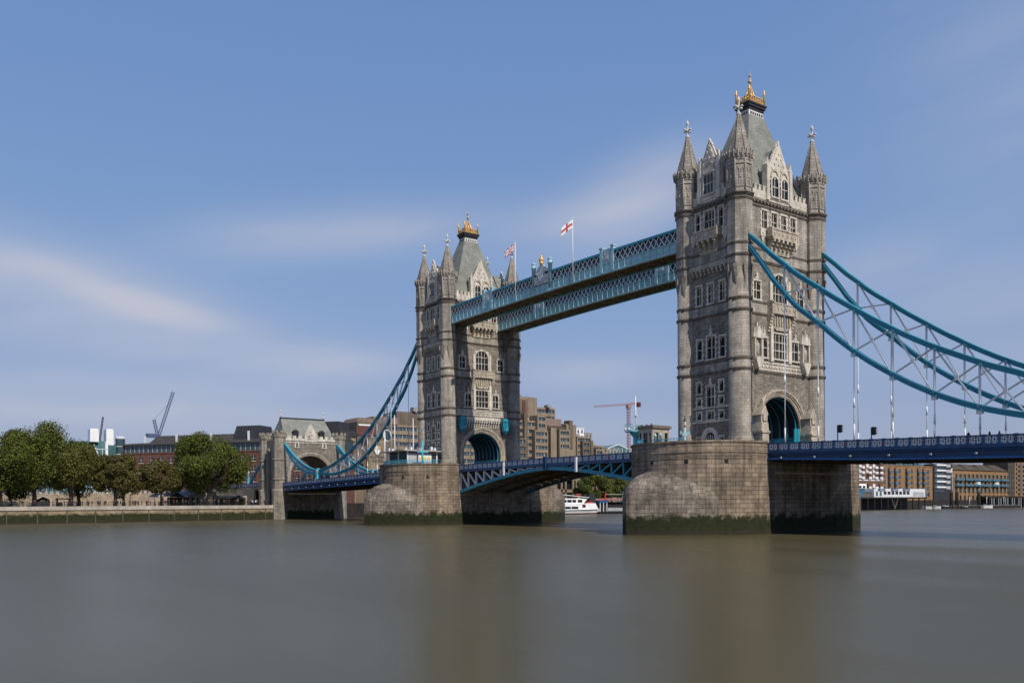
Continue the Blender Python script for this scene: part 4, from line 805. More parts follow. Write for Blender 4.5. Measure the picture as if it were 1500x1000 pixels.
# ------------------------------------------------------------ landward gate tower at the far bank
g = thing('gate_tower', 'low stone gate tower with steep green slate roof where the bridge meets the far bank', 'gatehouse', (-140,0,0))
GX0, GX1, GY = -147.0, -133.6, 10.3
FS = Face((GX1,0),(0,1),(1,0)); FN = Face((GX0,0),(0,-1),(-1,0)); FW = Face((-140.3,-GY),(1,0),(0,-1)); FE = Face((-140.3,GY),(-1,0),(0,1)); hw = (GX1-GX0)/2
mb = MB(); AW, AS, AR = 6.6, 13.6, 6.4; n = 14
for F in (FS, FN):
    pts = [(-AW*math.cos(math.pi*i/n), AS+AR*math.sin(math.pi*i/n)) for i in range(n+1)]
    F.poly(mb, [(-GY,9.0),(-AW,9.0),(-AW,AS),(-AW,25.0),(-GY,25.0)], -0.6, 0); F.poly(mb, [(GY,9.0),(AW,9.0),(AW,25.0),(GY,25.0)], -0.6, 0)
    for i in range(n): F.poly(mb, [pts[i],pts[i+1],(pts[i+1][0],25.0),(pts[i][0],25.0)], -0.6, 0)
FW.poly(mb, [(-hw,4.3),(hw,4.3),(hw,25),(-hw,25)], -0.6, 0); FE.poly(mb, [(-hw,4.3),(hw,4.3),(hw,25),(-hw,25)], -0.6, 0)
mb.add([(GX0,-GY,24.9),(GX1,-GY,24.9),(GX1,GY,24.9),(GX0,GY,24.9)], [(0,1,2,3)]); mb.build('wall', 'granite', g)
mb = MB(); sec = [(-AW,9.2)]+[(-AW*math.cos(math.pi*i/n), AS+AR*math.sin(math.pi*i/n)) for i in range(n+1)]+[(AW,9.2)]; mb.rows([[(GX0+0.6,y,z) for y,z in sec],[(GX1-0.6,y,z) for y,z in sec]], closed=False); mb.build('passage', 'dark_trim', g)
for F in (FS, FN):
    mb = MB()
    for a, o in ((0,-0.2),(0.35,0.05),(0.7,0.25)): F.arch(mb, (AW+a,AS,AR+a,9.2,0), (AW+a+0.35,AS,AR+a+0.35,9.2,0), -0.4, o, 14)
    mb.build('arch_moulding', 'trim', g)
    mb = MB(); F.box(mb, -GY+2, GY-2, -0.5, 0.15, 24.6, 25.4)
    for i in range(9):
        h = -7.2+i*1.8
        if abs(h) > 2.0: F.box(mb, h-0.55, h+0.55, -0.45, 0.1, 25.4, 26.2)
    F.box(mb, -GY+2, GY-2, 0, 0.2, 23.9, 24.15); mb.build('parapet', 'frame', g)
    mb = MB(); F.poly(mb, [(-2.1,24.4),(2.1,24.4),(2.1,26.9),(1.8,27.1),(0.15,30),(-0.15,30),(-1.8,27.1),(-2.1,26.9)], -0.5, 0.25); F.box(mb, -1.2, 1.2, 0.25, 0.4, 25.2, 27.0); F.poly(mb, [(-0.5,27.7),(0,27.2),(0.5,27.7),(0,28.6)], 0.25, 0.42)
    for i in range(8): u, z = rnd.uniform(-0.9,0.9), rnd.uniform(25.5,26.8); F.box(mb, u-0.2, u+0.2, 0.4, 0.52, z-0.2, z+0.2)
    mb.build('gable', 'frame', g)
for h in (-4.6,4.6): FS.window(g, h, 0.7, 22.6, 24.0, 1, 1, False, inset=-0.1, proud=0.2, rim=0.35)
for (X,Y,x2,rr_) in ((GX1-0.8,-GY+0.2,1,1.9),(GX1-0.8,GY-0.2,1,1.9),(GX0+0.8,-GY+0.2,0,1.7),(GX0+0.8,GY-0.2,0,1.7)):
    mb = MB(); mb.lathe([(rr_+0.5,0),(rr_+0.45,9.0),(rr_,9.4),(rr_,25.2)], 8, X, Y, math.pi/8); mb.lathe([(rr_,25.2),(rr_+0.25,25.6),(rr_+0.25,26.8)], 8, X, Y, math.pi/8)
    for zc in (12.5,18.6): mb.lathe([(rr_,zc-0.3),(rr_+0.22,zc-0.2),(rr_+0.22,zc+0.1),(rr_,zc+0.25)], 8, X, Y, math.pi/8, cap=False)
    for i in range(8): a = i*math.pi/4; mb.bar((X+(rr_+0.1)*math.cos(a),Y+(rr_+0.1)*math.sin(a),26.8), (X+(rr_+0.1)*math.cos(a),Y+(rr_+0.1)*math.sin(a),27.6), 0.75, 0.4)
    mb.build('corner_turret', 'shaft', g)
for h in (-2.2,2.4):
    mb = MB(); FW.box(mb, h-0.8, h+0.8, 0, 0.7, 4.3, 20.5); FW.poly(mb, [(h-0.9,20.5),(h+0.9,20.5),(h+0.4,22.5),(h-0.4,22.5)], 0, 0.7); mb.build('buttress', 'shaft', g)
mb = MB(); mb.rows([[(-140.3-a,-b,z),(-140.3+a,-b,z),(-140.3+a,b,z),(-140.3-a,b,z)] for z,a,b in ((24.9,5.6,8.9),(28.5,3.5,8.0),(32.0,0.5,7.4))], cap=True); rf = mb.build('roof', 'slate', g)
mb = MB(); mb.box(-140.9, -139.7, -7.5, 7.5, 31.9, 32.4); mb.build('ridge', 'lead', rf)
for y in (-7.2,7.2): mb = MB(); mb.lathe([(0.25,32.3),(0.12,32.9),(0.3,33.1),(0.12,33.3),(0.12,33.9),(0.28,34.1),(0.02,34.9)], 8, -140.3, y, sm=True); mb.build('finial', 'pale', rf)
for h in (-4.4,4.4): mb = MB(); FS.box(mb, h-0.8, h+0.8, -2.6, -0.9, 25.6, 27.6); FS.poly(mb, [(h-0.95,27.5),(h+0.95,27.5),(h,28.3)], -3.0, -0.8); d = mb.build('dormer', 'lead', rf); mb = MB(); FS.box(mb, h-0.55, h+0.55, -0.9, -0.86, 25.9, 27.3); mb.build('window', 'glass', d)
# abutment below the road
mb = MB(); mb.box(GX0-3, GX1, -GY, GY, -2, 9.1); mb.build('abutment', 'pier', g)
mb = MB(); mb.box(GX1, GX1+0.4, -8, 9.0, 7.7, 8.1); mb.build('ledge', 'white', g)

# landward approach: viaduct wall, land chains, lamp pillars
v = thing('approach_viaduct', 'stone approach viaduct with a dark archway, running inland behind the gate tower', 'viaduct', (-185,0,4))
mb = MB(); F = Face((-150,-9.8),(-1,0),(0,-1)); pts = [(2.2+0.0,4.3)]
F.poly(mb, [(0,4.2),(3.2,4.2),(3.2,8.4),(3.2,10.6),(0,10.6)], -0.8, 0); F.poly(mb, [(8.2,4.2),(90,4.2),(90,10.6),(8.2,10.6)], -0.8, 0); cc = [(5.7-2.5*math.cos(math.pi*i/10), 7.4+2.5*math.sin(math.pi*i/10)) for i in range(11)]
for i in range(10): F.poly(mb, [cc[i],cc[i+1],(cc[i+1][0],10.6),(cc[i][0],10.6)], -0.8, 0)
mb.box(-240, -150, 8.6, 9.8, 4.2, 10.6); mb.add([(-240,-9.8,10.5),(-150,-9.8,10.5),(-150,9.8,10.5),(-240,9.8,10.5)], [(0,1,2,3)]); mb.build('wall', 'rubble', v)
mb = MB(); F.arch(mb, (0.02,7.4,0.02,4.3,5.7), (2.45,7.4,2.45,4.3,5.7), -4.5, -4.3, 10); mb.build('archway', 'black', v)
for s_ in (-1,1): parapet(v, s_*9.7, -147.6, -225, lambda x: 11.7, s_, 2.0)
for s_, lab in ((-1,'straight teal land chain slanting down behind the gate tower on the river side'),(1,'straight teal land chain slanting down behind the gate tower on its far side')):
    c = thing('land_chain', lab, 'suspension chain', (-155,s_*TB,12)); mb = MB(); mb.bar((-147,s_*TB,22.5), (-164.5,s_*TB,11.4), 0.5, 0.6); mb.build('tie_bar', 'teal', c); mb = MB(); mb.bar((-147,s_*TB,22.87), (-164.5,s_*TB,11.77), 0.7, 0.12); mb.build('flange', 'turq', c)
def pillar(x, y, z0, h, lab):
    p = thing('lamp_pillar', lab, 'lamp post', (x,y,z0), 'turquoise lamp pillars of the approach'); mb = MB(); mb.lathe([(0.6,z0),(0.6,z0+1.2),(0.42,z0+1.4),(0.34,z0+h*0.5),(0.42,z0+h*0.52),(0.2,z0+h*0.75)], 8, x, y); mb.build('column', 'turq', p); mb = MB(); mb.lathe([(0.12,z0+h*0.74),(0.32,z0+h*0.8),(0.36,z0+h*0.9),(0.05,z0+h)], 6, x, y); mb.build('lantern', 'sky', p)
pillar(-164.9, -9.2, 10.6, 5.5, 'turquoise lamp pillar closest to the foot of the land chain'); pillar(-179, -9.2, 10.6, 4.2, 'turquoise lamp pillar half hidden by the right edge of the big green tree'); pillar(-196, -9.2, 10.6, 4.4, 'turquoise lamp pillar showing under the crown of the big green tree')

# ------------------------------------------------------------ quay on the left bank
q = thing('quay_wall', 'long stone river wall with weed on its foot and a pale coping, left of the bridge', 'river wall', (-128,-60,0))
mb = MB(); out = BANK[::-1]; mb.strip(BANK, -2, 3.45); mb.build('wall', 'quay', q)
mb = MB(); off = [(x+0.25,y) for x,y in BANK]; inn = [(x-1.2,y) for x,y in BANK]; mb.strip(off, 3.4, 4.4); mb.strip(inn, 4.4, 4.41, path2=off); mb.add([(x,y,4.4) for x,y in off]+[(x,y,4.4) for x,y in inn], [(0,1,4,3),(1,2,5,4)]); mb.strip(BANK, 3.39, 3.4, path2=off); mb.build('coping', 'coping', q)
def bankx(y): return interp([(a[1],a[0]) for a in BANK], y)
for k in range(12):
    y = -93+k*7.1; x = bankx(y)+0.12; mb = MB(); mb.box(x-0.12, x+0.14, y-0.13, y+0.13, -1, 3.3); mb.build('fender_post', 'post', q)
rl = MB()
for k in range(60): y = -100+k*1.5; x = bankx(y)-1.0; rl.bar((x,y,4.4), (x,y,5.45), 0.06); rl.bar((x,y,5.45), (bankx(y+1.5)-1.0,y+1.5,5.45), 0.06); rl.bar((x,y,4.95), (bankx(y+1.5)-1.0,y+1.5,4.95), 0.04)
tag(rl.build('quay_railing', 'black', None, (-128,-60,4.4)), 'thin black railing along the quay edge in front of the crowd', 'railing')
# old castle curtain wall with gate
class FaceS(Face):                      # same wall drawn a little larger for its greater distance
    def p(s, h, o, z): return Face.p(s, -113.8+(h+113.8)*1.05, o, 4.5+(z-4.5)*1.07)
    def box(s, mb, h0, h1, o0, o1, z0, z1, mi=0): s.poly(mb, [(h0,z0),(h1,z0),(h1,z1),(h0,z1)], o0, o1, mi)
cw = thing('curtain_wall', 'old battlemented rubble wall behind the quay trees, with a pointed gate', 'castle wall', (-183,-57,4.4)); F = FaceS((-183,0),(0,1),(1,0)); mb = MB()
F.poly(mb, [(-130,4.3),(-73.2,4.3),(-73.2,8.0),(-130,8.0)], -1.2, 0); F.poly(mb, [(-69.5,4.3),(-32,4.3),(-32,8.4),(-69.5,8.2)], -1.2, 0); F.poly(mb, [(-73.2,6.4),(-71.35,7.3),(-69.5,6.4),(-69.5,8.2),(-73.2,8.0)], -1.2, 0); mb.build('wall', 'rubble', cw)
mb = MB()
for i in range(66): h = -129.4+i*1.5; F.box(mb, h, h+0.9, -0.6, 0.02, 8.0+(0.3 if h > -60 else 0), 8.75+(0.3 if h > -60 else 0)); F.box(mb, h-0.05, h+0.95, -0.65, 0.08, 8.75+(0.3 if h > -60 else 0), 8.9+(0.3 if h > -60 else 0))
mb.build('battlement', 'coping', cw)
mb = MB(); F.poly(mb, [(-73.7,4.3),(-73.2,4.3),(-73.2,6.4),(-73.7,6.55)], -0.2, 0.15); F.poly(mb, [(-69.5,4.3),(-69.0,4.3),(-69.0,6.55),(-69.5,6.4)], -0.2, 0.15); F.poly(mb, [(-73.7,6.55),(-73.2,6.4),(-71.35,7.3),(-69.5,6.4),(-69,6.55),(-71.35,7.75)], -0.2, 0.15); ga = mb.build('gate_surround', 'coping', cw); mb = MB(); F.poly(mb, [(-73.2,4.3),(-69.5,4.3),(-69.5,6.4),(-71.35,7.3),(-73.2,6.4)], -1.0, -0.9); mb.build('gate', 'lead', ga)

# ------------------------------------------------------------ trees
def tree(x, y, z0, h, rx, base, mats, label, n, seed, trunk=0.45, leaf=0.46, lobes=26, group='trees along the quay'):
    r_ = random.Random(seed)
    if x > -160 or y < 0: kk = 0.975; x = CAM.x+(x-CAM.x)*kk; y = CAM.y+(y-CAM.y)*kk; h *= kk; rx *= kk; base *= kk
    t = thing('plane_tree', label, 'tree', (x,y,z0), group); mb = MB(); zc = z0+base
    mb.tube([(x,y,z0-0.2),(x+0.15,y+0.1,z0+base*0.5),(x,y,zc+1)], [trunk*1.35,trunk,trunk*0.8], 8)
    top = z0+h; cz_ = (zc+top)/2; rz = (top-zc)/2; cl = []
    for i in range(lobes):
        a = r_.uniform(0,2*math.pi); zz = r_.uniform(-0.9,0.92); w = math.sqrt(max(0.05,1-zz*zz))*(1.0 if zz > -0.3 else 0.95); f_ = r_.uniform(0.45,0.82) if i % 4 else r_.uniform(0.8,1.0); c = Vector((x+math.cos(a)*w*rx*f_, y+math.sin(a)*w*rx*f_, cz_+zz*rz*0.86)); cl.append((c, r_.uniform(0.24,0.38)*min(rx,rz*1.2)))
    for c, q in cl[::2]: mb.tube([(x,y,zc-0.5+r_.uniform(0,2)),((x+c.x)/2+r_.uniform(-.5,.5),(y+c.y)/2,(zc+c.z)/2+0.6),tuple(c)], [trunk*0.45,trunk*0.25,0.06], 5)
    mb.build('trunk', 'bark', t)
    vs = []; fs = []
    for i in range(int(n*2.7)):
        c, q = cl[r_.randrange(len(cl))]; d = Vector((r_.gauss(0,1),r_.gauss(0,1),r_.gauss(0,1)+0.15)).normalized(); p = c+d*q*(r_.uniform(0.72,1.04) if r_.random() < 0.9 else r_.uniform(1.0,1.3)); p.z += -0.1*q
        nn = (d+Vector((r_.gauss(0,.6),r_.gauss(0,.6),r_.gauss(0,.6)+0.3))).normalized(); a = nn.orthogonal().normalized(); b = nn.cross(a); th = r_.uniform(0,6.28); a, b = a*math.cos(th)+b*math.sin(th), b*math.cos(th)-a*math.sin(th); s_ = leaf*r_.uniform(0.6,1.35)
        o = len(vs); vs += [p-a*s_*0.5, p+b*s_*0.32+nn*0.05, p+a*s_*0.5, p-b*s_*0.32-nn*0.03]; fs.append((o,o+1,o+2,o+3))
    mb = MB(); mb.add(vs, fs); mb.build('crown', mats, t); return t
tree(-145.5,-28.4,4.4,21.3,12.2,5.0,'leaf','big round bright green tree standing nearest the gate tower',17000,3,trunk=0.85,lobes=46)
tree(-147,-42.4,4.4,13.4,7.8,3.8,'leafb','thin brownish tree between the big green tree and the next one',6500,4,trunk=0.4,lobes=26)
tree(-149,-55.0,4.4,14.9,8.8,4.2,'leafb','brown tinged tree in front of the glass office block',8500,5,trunk=0.45,lobes=28)
tree(-151,-66.5,4.4,19.0,9.4,5.0,'leafm','olive tree turning brown, right of the tallest green tree',9500,6,trunk=0.5,lobes=30)
tree(-155,-75.5,4.4,23.8,11.2,5.0,'leaf','tallest green tree of the left bank, with a domed top',14000,8,trunk=0.6,lobes=40)
tree(-147,-85,4.4,20.8,10.8,5.2,'leaf','broad green tree at the left edge of the picture',13000,9,trunk=0.6,lobes=38)
tree(-166,-62,4.4,20.0,8.0,3.5,'leafd','dark green tree behind the olive tree, filling the gap beside the glass office',7000,12,trunk=0.5,lobes=26)
tree(-170,-80,4.4,19,9.5,3.0,'leafd','dark tree behind the tallest green tree, showing below its crown',7000,31,trunk=0.5,lobes=28)
tree(-170,-92,4.4,18,9,3.0,'leafm','olive tree behind the broad tree at the left edge',6500,32,trunk=0.5,lobes=26)
tree(-166,-49,4.4,13.5,6.5,3.0,'leafb','low brown tree behind and between the two brownish trees',5000,33,trunk=0.4,lobes=22)
tree(-160,-99,4.4,22,9,4.5,'leafd','green tree just beyond the left edge of the picture',6000,10,trunk=0.6,lobes=26)
for i, (x, y, h, rx, m_, lab) in enumerate(((-165,140,9.6,4.2,'leafd','small pale green tree beside the columned hotel front'),(-166,146,14.0,6.0,'leafd','darkest rounded tree on the far bank behind the white boat'),(-164,153,12.0,4.6,'leafm','thin lighter tree next to the darkest one on the far bank'),(-167,158.5,14.2,5.0,'leafd','tall tree on the far bank left of the nearer pier'),(-170,165,13.0,4.8,'leafm','olive tree on the far bank partly hidden by the nearer pier'),(-172,171,13.5,5.2,'leafd','dark tree on the far bank hidden mostly behind the nearer pier'))):
    tree(x, y, 4.4, h, rx, 1.8, m_, lab, 4200, 20+i, trunk=0.3, leaf=0.6, lobes=18, group='trees on the bank behind the white boat')
def bush(x, y, z0, r, m_, lab):
    r_ = random.Random(int(x*7)); vs = []; fs = []
    for i in range(900):
        d = Vector((r_.gauss(0,1),r_.gauss(0,1),abs(r_.gauss(0,1)))).normalized(); p = Vector((x,y,z0))+d*r*r_.uniform(0.6,1.05); nn = (d+Vector((r_.gauss(0,.5),r_.gauss(0,.5),r_.gauss(0,.5)))).normalized(); a = nn.orthogonal().normalized()*0.28; b = nn.cross(a); o = len(vs); vs += [p-a,p+b,p+a,p-b]; fs.append((o,o+1,o+2,o+3))
    mb = MB(); mb.add(vs, fs); tag(mb.build('bush', m_, None, (x,y,z0)), lab, 'bush')
bush(-170, 47.2, 14.0, 4.3, 'leafm', 'round green bush below the flame emblem on the hotel wall')

# ------------------------------------------------------------ kiosks, tents, people on the quay
k = thing('marquee', 'white roofed marquee with open sides under the brown trees', 'marquee', (-146,-39,4.4)); mb = MB()
mb.add([(-143,-45.5,6.9),(-150,-45.5,7.2),(-150,-33,8.2),(-143,-33,7.8),(-146.5,-45,7.9),(-146.5,-33.5,9.2)], [(0,3,5,4),(1,2,5,4),(0,4,1),(3,2,5)]); mb.build('canopy', 'canvas', k)
for y in (-45.3,-41,-37,-33.2):
    for x in (-143.1,-149.8): mb = MB(); mb.bar((x,y,4.3), (x,y,7.0), 0.14); mb.build('post', 'white', k)
mb = MB(); mb.box(-149.5, -149.2, -40, -33.4, 4.4, 7.0); mb.build('back_wall', 'dkconc', k)
k = thing('parasol', 'wide dark parasol in front of the white marquee', 'parasol', (-142.4,-38.8,4.4)); mb = MB(); mb.lathe([(2.5,7.0),(1.2,7.7),(0.1,8.3)], 8, -142.4, -38.8); mb.build('canopy', 'dcanvas', k); mb = MB(); mb.tube([(-142.4,-38.8,4.3),(-142.4,-38.8,8.3)], 0.07); mb.build('pole', 'black', k)
k = thing('ticket_office', 'grey flat roofed building behind the trunk of the big green tree', 'building', (-152,-29,4.4)); mb = MB(); mb.box(-157, -150, -33.2, -24.8, 4.3, 8.8); mb.build('wall', 'conc', k); mb = MB(); mb.box(-157.4, -149.6, -33.6, -24.4, 8.8, 9.2); mb.build('roof', 'white', k)
for y in (-31.5,-26.8): mb = MB(); mb.box(-150.1, -149.95, y-0.9, y+0.9, 4.6, 6.8); mb.build('doorway', 'black', k)
k = thing('cafe_kiosk', 'low pale kiosk with three dark openings right of the big green tree', 'kiosk', (-150,-20,4.4)); mb = MB(); mb.box(-154, -149, -24.6, -15.3, 6.6, 7.4); mb.box(-154, -153.5, -24.6, -15.3, 4.3, 6.6)
for y in (-24.6,-21.6,-18.4,-15.7): mb.box(-153.5, -149, y, y+0.4, 4.3, 6.6)
mb.build('wall', 'coping', k); mb = MB(); mb.box(-149.6, -148.95, -24.2, -21.7, 6.1, 6.5); mb.build('awning', 'dkconc', k)
k = thing('parasol', 'dark parasol standing before the pale kiosk', 'parasol', (-144.5,-19.5,4.4)); mb = MB(); mb.lathe([(2.6,6.6),(1.3,7.1),(0.1,7.6)], 8, -144.5, -19.5); mb.build('canopy', 'dcanvas', k); mb = MB(); mb.tube([(-144.5,-19.5,4.3),(-144.5,-19.5,7.6)], 0.07); mb.build('pole', 'black', k)
k = thing('sentry_hut', 'small dark open hut beside a tree trunk, right of the castle gate', 'hut', (-146,-69,4.4)); mb = MB(); mb.box(-147.2, -145, -71.2, -67.4, 6.4, 6.7); mb.build('roof', 'black', k)
for x, y in ((-145.2,-70.9),(-145.2,-67.7),(-147,-70.9),(-147,-67.7)): mb = MB(); mb.bar((x,y,4.3), (x,y,6.4), 0.28); mb.build('post', 'black', k)
mb = MB(); mb.box(-147, -145.2, -70.6, -69.6, 4.4, 5.5); mb.build('counter', 'dcanvas', k)
k = thing('street_lamp', 'thin black lamp post in front of the castle wall, right of the brown tree', 'lamp post', (-150,-50.5,4.4)); mb = MB(); mb.tube([(-150,-50.5,4.3),(-150,-50.5,7.4)], [0.1,0.06]); mb.build('pole', 'black', k); mb = MB(); mb.lathe([(0.1,7.3),(0.22,7.6),(0.02,7.9)], 6, -150, -50.5); mb.build('lantern', 'black', k)
# people: one continuous skinned body per pose, clothing by height
def person_mesh(name, top, legs, pose):
    me = bpy.data.meshes.new(name); J = [(0,0,0.95),(0,0,1.2),(0,0,1.42),(0,0,1.52),(0,0.02,1.66),(-0.1,0,0.9),(-0.12,pose*0.14,0.5),(-0.12,pose*0.05,0.06),(0.1,0,0.9),(0.12,-pose*0.14,0.5),(0.12,-pose*0.22,0.08),(-0.21,0,1.4),(-0.27,-pose*0.1,1.13),(-0.25,pose*0.06,0.88),(0.21,0,1.4),(0.27,pose*0.1,1.13),(0.22,0.12+pose*0.1,0.98),(-0.12,pose*0.05+0.12,0.04),(0.12,-pose*0.22+0.12,0.05)]
    E = [(0,1),(1,2),(2,3),(3,4),(0,5),(5,6),(6,7),(0,8),(8,9),(9,10),(2,11),(11,12),(12,13),(2,14),(14,15),(15,16),(7,17),(10,18)]; rads = [.16,.15,.15,.06,.11,.1,.075,.05,.1,.075,.05,.07,.05,.04,.07,.05,.04,.045,.045]
    me.from_pydata(J, E, []); o = bpy.data.objects.new(name, me); C.objects.link(o); mo = o.modifiers.new('skin', 'SKIN'); sv = me.skin_vertices[0].data
    for s_, r_ in zip(sv, rads): s_.radius = (r_, r_*0.8)
    sv[0].use_root = True; o.modifiers.new('sub', 'SUBSURF').levels = 1
    dg = bpy.context.evaluated_depsgraph_get(); out = bpy.data.meshes.new_from_object(o.evaluated_get(dg)); bpy.data.objects.remove(o)
    for m_ in (top, legs, 'skin', 'black'): out.materials.append(M[m_])
    for p in out.polygons:
        z = p.center.z; x = abs(p.center.x); p.material_index = 3 if z > 1.7 else 2 if z > 1.5 else 0 if z > 0.92 and not (x > 0.2 and z < 0.98) else 2 if x > 0.19 else 1 if z > 0.1 else 3
        p.use_smooth = True
    return out
KINDS = [('dcanvas','black','dark coat'),('nclo','lead','navy jacket'),('soffit','navy','brown jacket'),('maroon','black','maroon top'),('canvas','navy','white shirt')]
pm = [person_mesh('person', a, b, p) for (a, b, _), p in zip(KINDS, (0.3,0.8,-0.6,0.2,0.5))]
def person(x, y, z, kind, label, group, s_=1.0):
    o = bpy.data.objects.new('person', pm[kind]); C.objects.link(o); o.location = (x,y,z); o.rotation_euler = (0,0,rnd.uniform(0,6.28)); o.scale = (s_,)*3; tag(o, label, 'person', group); return o
for i in range(110):
    y = -96+i*0.745+rnd.uniform(-0.4,0.4); kk = rnd.choice((0,0,0,1,1,2,2,3,0,1)); x = bankx(y)-rnd.choice((1.6,2.4,3.6,5,8,11))-rnd.uniform(0,0.8)
    person(x, y, 4.36, kk, 'person in a %s in the crowd along the left bank railing' % KINDS[kk][2], 'crowd along the quay railing', rnd.uniform(0.94,1.06))
for y, lab in ((-18.6,'left one of two people in white shirts at the quay edge near the gate tower'),(-17.5,'right one of two people in white shirts at the quay edge near the gate tower')): person(bankx(y)-1.5, y, 4.36, 4, lab, None)
for x, y, kk, lab in ((79.8,-8.3,0,'left one of the walkers on the bridge pavement at the right, in a dark coat'),(82.2,-8.2,1,'walker in a navy jacket on the bridge pavement at the right'),(83.4,-8.4,3,'rightmost walker on the bridge pavement, in a maroon top')): person(x, y, ZS(x)-1.14, kk, lab, None)

# ------------------------------------------------------------ things on the piers and deck
c = thing('bridge_cabin', 'small flat roofed stone cabin on the nearer pier', 'cabin', (36.1,-16.7,11.9)); mb = MB(); x0,x1,y0,y1 = 34.6,37.6,-18.5,-14.9
FSc = Face((x1,(y0+y1)/2),(0,1),(1,0)); FWc = Face(((x0+x1)/2,y0),(1,0),(0,-1))
FSc.wall(mb, (y0-y1)/2, (y1-y0)/2, 11.9, 15.75, [(-1.3,-0.5,13.7,15.1),(0.8,1.45,13.7,15.1)], 0.25); FWc.wall(mb, (x0-x1)/2, (x1-x0)/2, 11.9, 15.75, [(-1.3,-0.85,13.5,15.1),(-0.5,0.45,12.0,15.1),(0.75,1.15,13.5,15.1)], 0.25); mb.strip([(x0,y0),(x0,y1),(x1,y1)], 11.9, 15.75); mb.build('wall', 'trim', c)
mb = MB(); mb.box(x0-0.25, x1+0.25, y0-0.25, y1+0.25, 15.75, 16.0); mb.box(x0-0.12, x1+0.12, y0-0.12, y1+0.12, 16.0, 16.2)
for x, y in ((35.2,-18.3),(36.2,-18.3),(37.2,-18.3)): mb.box(x-0.12, x+0.12, y-0.1, y+0.1, 16.2, 16.4)
mb.build('roof', 'dark_trim', c)
for F, L_ in ((FSc,((-1.3,-0.5,13.7,15.1),(0.8,1.45,13.7,15.1))),(FWc,((-1.3,-0.85,13.5,15.1),(-0.5,0.45,12.0,15.1),(0.75,1.15,13.5,15.1)))):
    for a_, b_, z0, z1 in L_: mb = MB(); F.box(mb, a_, b_, -0.22, -0.18, z0, z1); mb.build('window' if z0 > 12.5 else 'door', 'glass', c)
mm = thing('signal_mast', 'white signal mast with a railed turquoise platform at the left end of the nearer pier', 'mast', (33.7,-18.2,11.9)); X, Y = 33.7,-18.2
mb = MB(); mb.lathe([(0.45,11.9),(0.4,14.6),(0.9,15.2),(0.9,15.35)], 8, X, Y); mb.build('column', 'turq', mm); mb = MB(); mb.box(X-0.85, X+0.85, Y-1.5, Y+1.0, 15.35, 15.5); mb.build('platform', 'turq', mm)
mb = MB()
for i in range(5):
    for x in (-0.83,0.83): mb.bar((X+x,Y-1.45+i*0.6,15.5), (X+x,Y-1.45+i*0.6,16.5), 0.07)
    for y in (-1.47,0.97): mb.bar((X-0.8+i*0.4,Y+y,15.5), (X-0.8+i*0.4,Y+y,16.5), 0.07)
for z in (16.0,16.5):
    for x in (-0.83,0.83): mb.bar((X+x,Y-1.47,z), (X+x,Y+0.97,z), 0.07)
    for y in (-1.47,0.97): mb.bar((X-0.83,Y+y,z), (X+0.83,Y+y,z), 0.07)
mb.build('railing', 'sky', mm); mb = MB(); mb.tube([(X,Y,15.4),(X,Y,20.9)], [0.14,0.08], 8); mb.box(X-0.4, X+0.4, Y-0.1, Y+0.1, 17.8, 17.92); mb.build('mast', 'white', mm)
for s_ in (-1,1): mb = MB(); mb.ball((X+s_*0.4-0.2,Y-1.6,15.8), 0.22, 8); mb.build('floodlight', 'lgrey', mm)
def railing(label, pts, z0, m_='turq', h=1.0, name='safety_railing'):
    mb = MB()
    for (x,y), (x2,y2) in zip(pts, pts[1:]):
        L_ = math.dist((x,y),(x2,y2)); n = max(1, int(L_/0.35))
        for i in range(n): f_ = i/n; mb.bar((x+(x2-x)*f_,y+(y2-y)*f_,z0), (x+(x2-x)*f_,y+(y2-y)*f_,z0+h), 0.07)
        mb.bar((x,y,z0+h), (x2,y2,z0+h), 0.1); mb.bar((x,y,z0+h*0.5), (x2,y2,z0+h*0.5), 0.06); mb.bar((x,y,z0+0.1), (x2,y2,z0+0.1), 0.06)
    tag(mb.build(name, m_, None, (*pts[0],z0)), label, 'railing')
def arcpts(cx, r_, a0, a1, n): return [(cx+r_*math.cos(R(a0+(a1-a0)*i/n)), -11.45+r_*math.sin(R(a0+(a1-a0)*i/n))) for i in range(n+1)]
railing('turquoise railing around the left end of the nearer pier, below the signal mast', arcpts(TX,9.9,205,252,7), 13.0)
railing('turquoise railing on the nearer pier between the stone cabin and the lamp post', arcpts(TX,9.9,262,297,6), 12.9, h=0.75)
railing('turquoise railing around the glass pavilion on the farther pier', arcpts(-TX,9.8,215,345,18), 13.1, h=0.9)
for x, y, lab in ((39.7,-20.0,'left one of two short turquoise posts before the stone cabin'),(40.8,-20.0,'right one of two short turquoise posts before the stone cabin')):
    mb = MB(); mb.lathe([(0.2,11.9),(0.2,14.3),(0.26,14.35),(0.05,14.75)], 8, x, y, sm=True); tag(mb.build('bollard', 'sky', None, (x,y,11.9)), lab, 'bollard', 'short turquoise posts on the nearer pier')
l = thing('street_lamp', 'turquoise lamp post with a black lantern on the nearer pier', 'lamp post', (43.7,-18.0,11.9)); X, Y = 43.7,-18.0
mb = MB(); mb.lathe([(0.26,11.9),(0.2,13.2),(0.14,13.4),(0.11,15.4)], 8, X, Y, sm=True); mb.bar((X-0.45,Y-0.45,14.6), (X+0.45,Y+0.45,14.6), 0.16); mb.bar((X-0.25,Y-0.25,14.3), (X+0.25,Y+0.25,14.3), 0.3)
for s_ in (-1,1): mb.bar((X+s_*0.45,Y+s_*0.45,14.4), (X+s_*0.45,Y+s_*0.45,14.95), 0.14)
